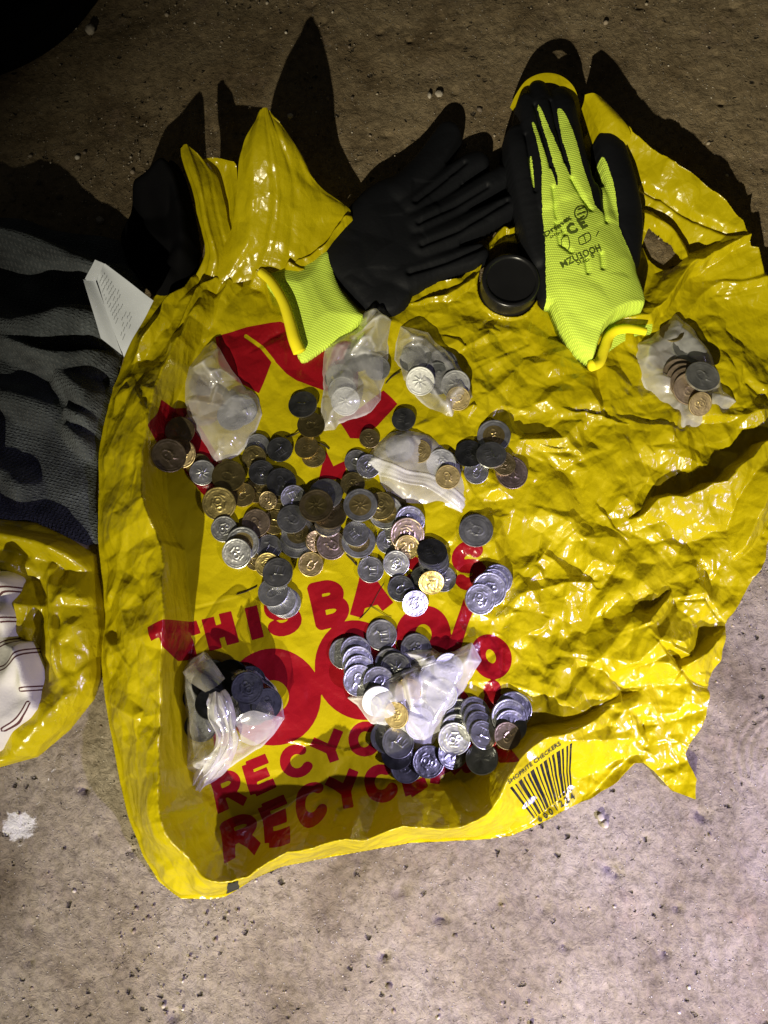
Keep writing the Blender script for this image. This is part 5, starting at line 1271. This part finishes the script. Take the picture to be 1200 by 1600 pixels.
def mat_stripe():
    m, nt, b = new_mat('white_striped_cotton')
    at = nd(nt, 'ShaderNodeAttribute', attribute_name='stripe')
    gt = nd(nt, 'ShaderNodeMath', operation='GREATER_THAN', i_1=0.0); L(nt, at.outputs['Fac'], gt.inputs[0])
    c, f, tc = noise_col(nt, (.60, .58, .53), (.72, .70, .65), 30)
    mx = nd(nt, 'ShaderNodeMix', data_type='RGBA'); L(nt, gt.outputs[0], mx.inputs[0]); L(nt, c, mx.inputs[6]); mx.inputs[7].default_value = rgb(.095, .035, .035)
    L(nt, mx.outputs[2], b.inputs['Base Color']); b.inputs['Roughness'].default_value = .9; b.inputs['Specular IOR Level'].default_value = .2
    n = nd(nt, 'ShaderNodeTexNoise', i_Scale=700.0, i_Detail=3.0); L(nt, tc.outputs['Object'], n.inputs['Vector']); bump(nt, b, n.outputs['Fac'], .4, .0006)
    return m
M['stripe'] = mat_stripe()
STR = [[(-20, 1008), (10, 990), (26, 962), (36, 935), (52, 900)], [(-20, 1046), (0, 1040), (22, 1020), (36, 1004), (46, 975), (50, 920)], [(-10, 968), (10, 960), (27, 945)], [(20, 1078), (50, 1076), (90, 1080)], [(-10, 1142), (8, 1130), (22, 1114), (30, 1100)], [(40, 1000), (66, 1006)], [(-20, 925), (6, 915), (30, 900)], [(52, 1108), (62, 1118), (84, 1112)]]
def stripes(g):
    best = np.full(g.shape, -1.0)
    for ln in STR:
        q = spline(PP(ln, .045), 5); d, _, _ = polyline(g.X, g.Y, q)
        best = np.maximum(best, np.maximum(.00055 - np.abs(d - .0013), -1))
    return best
def zcloth(g, m):
    z = .026 + .004 * gnoise(g.shape, 16, 331)
    for pts, w in (([(-30, 905, 50), (10, 905, 62), (34, 925, 64), (40, 970, 56), (34, 1020, 50), (28, 1070, 46)], 14), ([(-30, 960, 46), (4, 960, 56), (14, 985, 52), (10, 1030, 48), (0, 1060, 44)], 10), ([(-20, 1150, 26), (20, 1120, 32), (50, 1095, 34), (84, 1085, 28)], 14)):
        z = np.maximum(z, fold(g, pts, w) + .002)
    return smooth(z, 4) + .0020 * facet(g, .020, 332, .3, 2.5) + .0006 * facet(g, .008, 333, .3, 2)
cl, gcl, zcl = lump('striped_cloth', M['stripe'], [(-70, 894), (0, 895), (30, 893), (48, 904), (52, 920), (50, 962), (47, 1000), (66, 1002), (78, 1030), (84, 1070), (92, 1108), (60, 1132), (30, 1158), (0, 1180), (-70, 1190)], zcloth, .001, True, 2, .006, {'stripe': stripes})
tag(cl, 'white cotton cloth with paired maroon stripes folded inside the smaller yellow bag', 'cloth')
STR = [[(-20, 755), (0, 750), (12, 746)]]
cl2, _, _ = lump('striped_cloth', M['stripe'], [(-60, 700), (-4, 705), (3, 722), (8, 760), (4, 800), (5, 840), (-10, 850), (-60, 850)], lambda g, m: .05 + .003 * gnoise(g.shape, 8, 341), .0012, True, 2, .008, {'stripe': stripes})
tag(cl2, 'sliver of white striped cloth at the left edge beside the dark jacket', 'cloth')

# dark round container in the top left corner
tb = P(-62, -66)
ou = lathe('black_tub', [(.086, .001), (.100, .004), (.104, .010), (.106, .030), (.104, .034), (.106, .038), (.108, .060), (.106, .064), (.103, .064), (.098, .030), (.090, .010), (.02, .009)], 96)
ou.transform(Matrix.Diagonal((1.40, 1.40, .8, 1)))
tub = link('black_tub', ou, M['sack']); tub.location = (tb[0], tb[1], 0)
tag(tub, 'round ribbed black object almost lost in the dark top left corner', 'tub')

# ------------------------------------------------------------------ small stuff
def ico(sub, r, seed, sq=.7):
    bm = bmesh.new(); bmesh.ops.create_icosphere(bm, subdivisions=sub, radius=r)
    q = random.Random(seed); ax = [q.uniform(.7, 1.25) for _ in range(3)]
    for v in bm.verts:
        k = 1 + q.uniform(-.16, .16); v.co = Vector((v.co.x * ax[0], v.co.y * ax[1], v.co.z * ax[2] * sq)) * k
    return bm
V0 = []; F0 = []
protos = []
for k in range(7):
    bm = ico(1, 1.0, 500 + k); protos.append((np.array([v.co[:] for v in bm.verts]), np.array([[v.index for v in f.verts] for f in bm.faces]))); bm.free()
rs = np.random.RandomState(9); off = 0
dens = gnoise((160, 160), 7, 77)
n_g = 0
while n_g < 5200:
    x, y = rs.uniform(-.40, .40), rs.uniform(-.27, .62)
    dv = dens[int((y + .27) / .9 * 159), int((x + .40) / .8 * 159)]
    if rs.rand() > .22 + .5 * max(0, dv): continue
    v, f = protos[rs.randint(7)]
    r = min(.00042 * (1 + rs.pareto(2.6)), .0026); w = rs.uniform(0, 6.28); c_, s_ = math.cos(w), math.sin(w)
    vv = v * r; V0.append(np.stack([vv[:, 0] * c_ - vv[:, 1] * s_ + x, vv[:, 0] * s_ + vv[:, 1] * c_ + y, vv[:, 2] + r * .1 - .0012], 1)); F0.append(f + off); off += len(v); n_g += 1
def mat_grit():
    m, nt, b = new_mat('loose_grit')
    ge = nd(nt, 'ShaderNodeNewGeometry'); r = nd(nt, 'ShaderNodeValToRGB'); e = r.color_ramp.elements
    e[0].color = rgb(.07, .055, .04); e[1].color = rgb(.52, .47, .39); e.new(.4).color = rgb(.22, .17, .12); e.new(.75).color = rgb(.33, .28, .20)
    L(nt, ge.outputs['Random Per Island'], r.inputs[0]); L(nt, r.outputs[0], b.inputs['Base Color']); b.inputs['Roughness'].default_value = .85
    return m
gr = link('grit', mesh_np('grit', np.concatenate(V0), np.concatenate(F0), False), mat_grit()); gr['kind'] = 'stuff'
def pebble(px, py, r, seed, label, group=None):
    bm = ico(3, r * MM, seed); me = bpy.data.meshes.new('pebble'); bm.to_mesh(me); bm.free()
    for p in me.polygons: p.use_smooth = True
    o = link('pebble', me, M['pebble']); p = P(px, py); o.location = (p[0], p[1], r * MM * .3); tag(o, label, 'stone', group); return o
pebble(671, 150, 2.4, 1, 'left one of two pale pebbles close together above the black glove')
pebble(686, 147, 2.8, 2, 'right one of two pale pebbles close together above the black glove')
pebble(142, 48, 5, 3, 'pale pebble in the dark by the edge of the black round object')
pebble(157, 345, 4, 4, 'pale pebble at the upper edge of the grey jacket')
pebble(945, 1287, 2.6, 5, 'white pebble on bare ground below the torn point of the yellow bag')
pebble(938, 1276, 2.4, 6, 'dark sided pebble touching the white pebble below the yellow point')
def twig(pts, r, label):
    out = [[*P(a[0], a[1], .004)[:2], 0] for a in pts]
    q = spline([[o[0], o[1], float(G.sample(S, o[0], o[1])) + r * MM * .8 + .0004] for o in out], 5)
    q[:, 2] = np.maximum.accumulate(q[:, 2]) * .3 + q[:, 2] * .7
    o = link('twig', tube_mesh('twig', q, r * MM, 6), M['twig']); tag(o, label, 'twig', 'dry twigs and stalks on the bag')
twig([(369, 929), (385, 924), (402, 916)], .45, 'thin dark twig pointing at the stack above the letter S')
twig([(541, 866), (551, 876), (558, 884)], .6, 'short dark twig below the two coloured coin, above the letter B')
twig([(561, 968), (578, 950), (590, 928), (600, 912)], .25, 'hair thin stalk curving across the letter A')
twig([(576, 945), (600, 960), (612, 965)], .22, 'hair thin stalk under the letter A')
twig([(447, 683), (458, 680), (468, 677)], .5, 'pale bent straw above the brass coins near the red emblem')
twig([(497, 692), (508, 697), (515, 703)], .6, 'short twig beside the upper brass coin at the red emblem')
twig([(602, 600), (612, 590), (626, 582)], .5, 'straw between the two central clear bags')
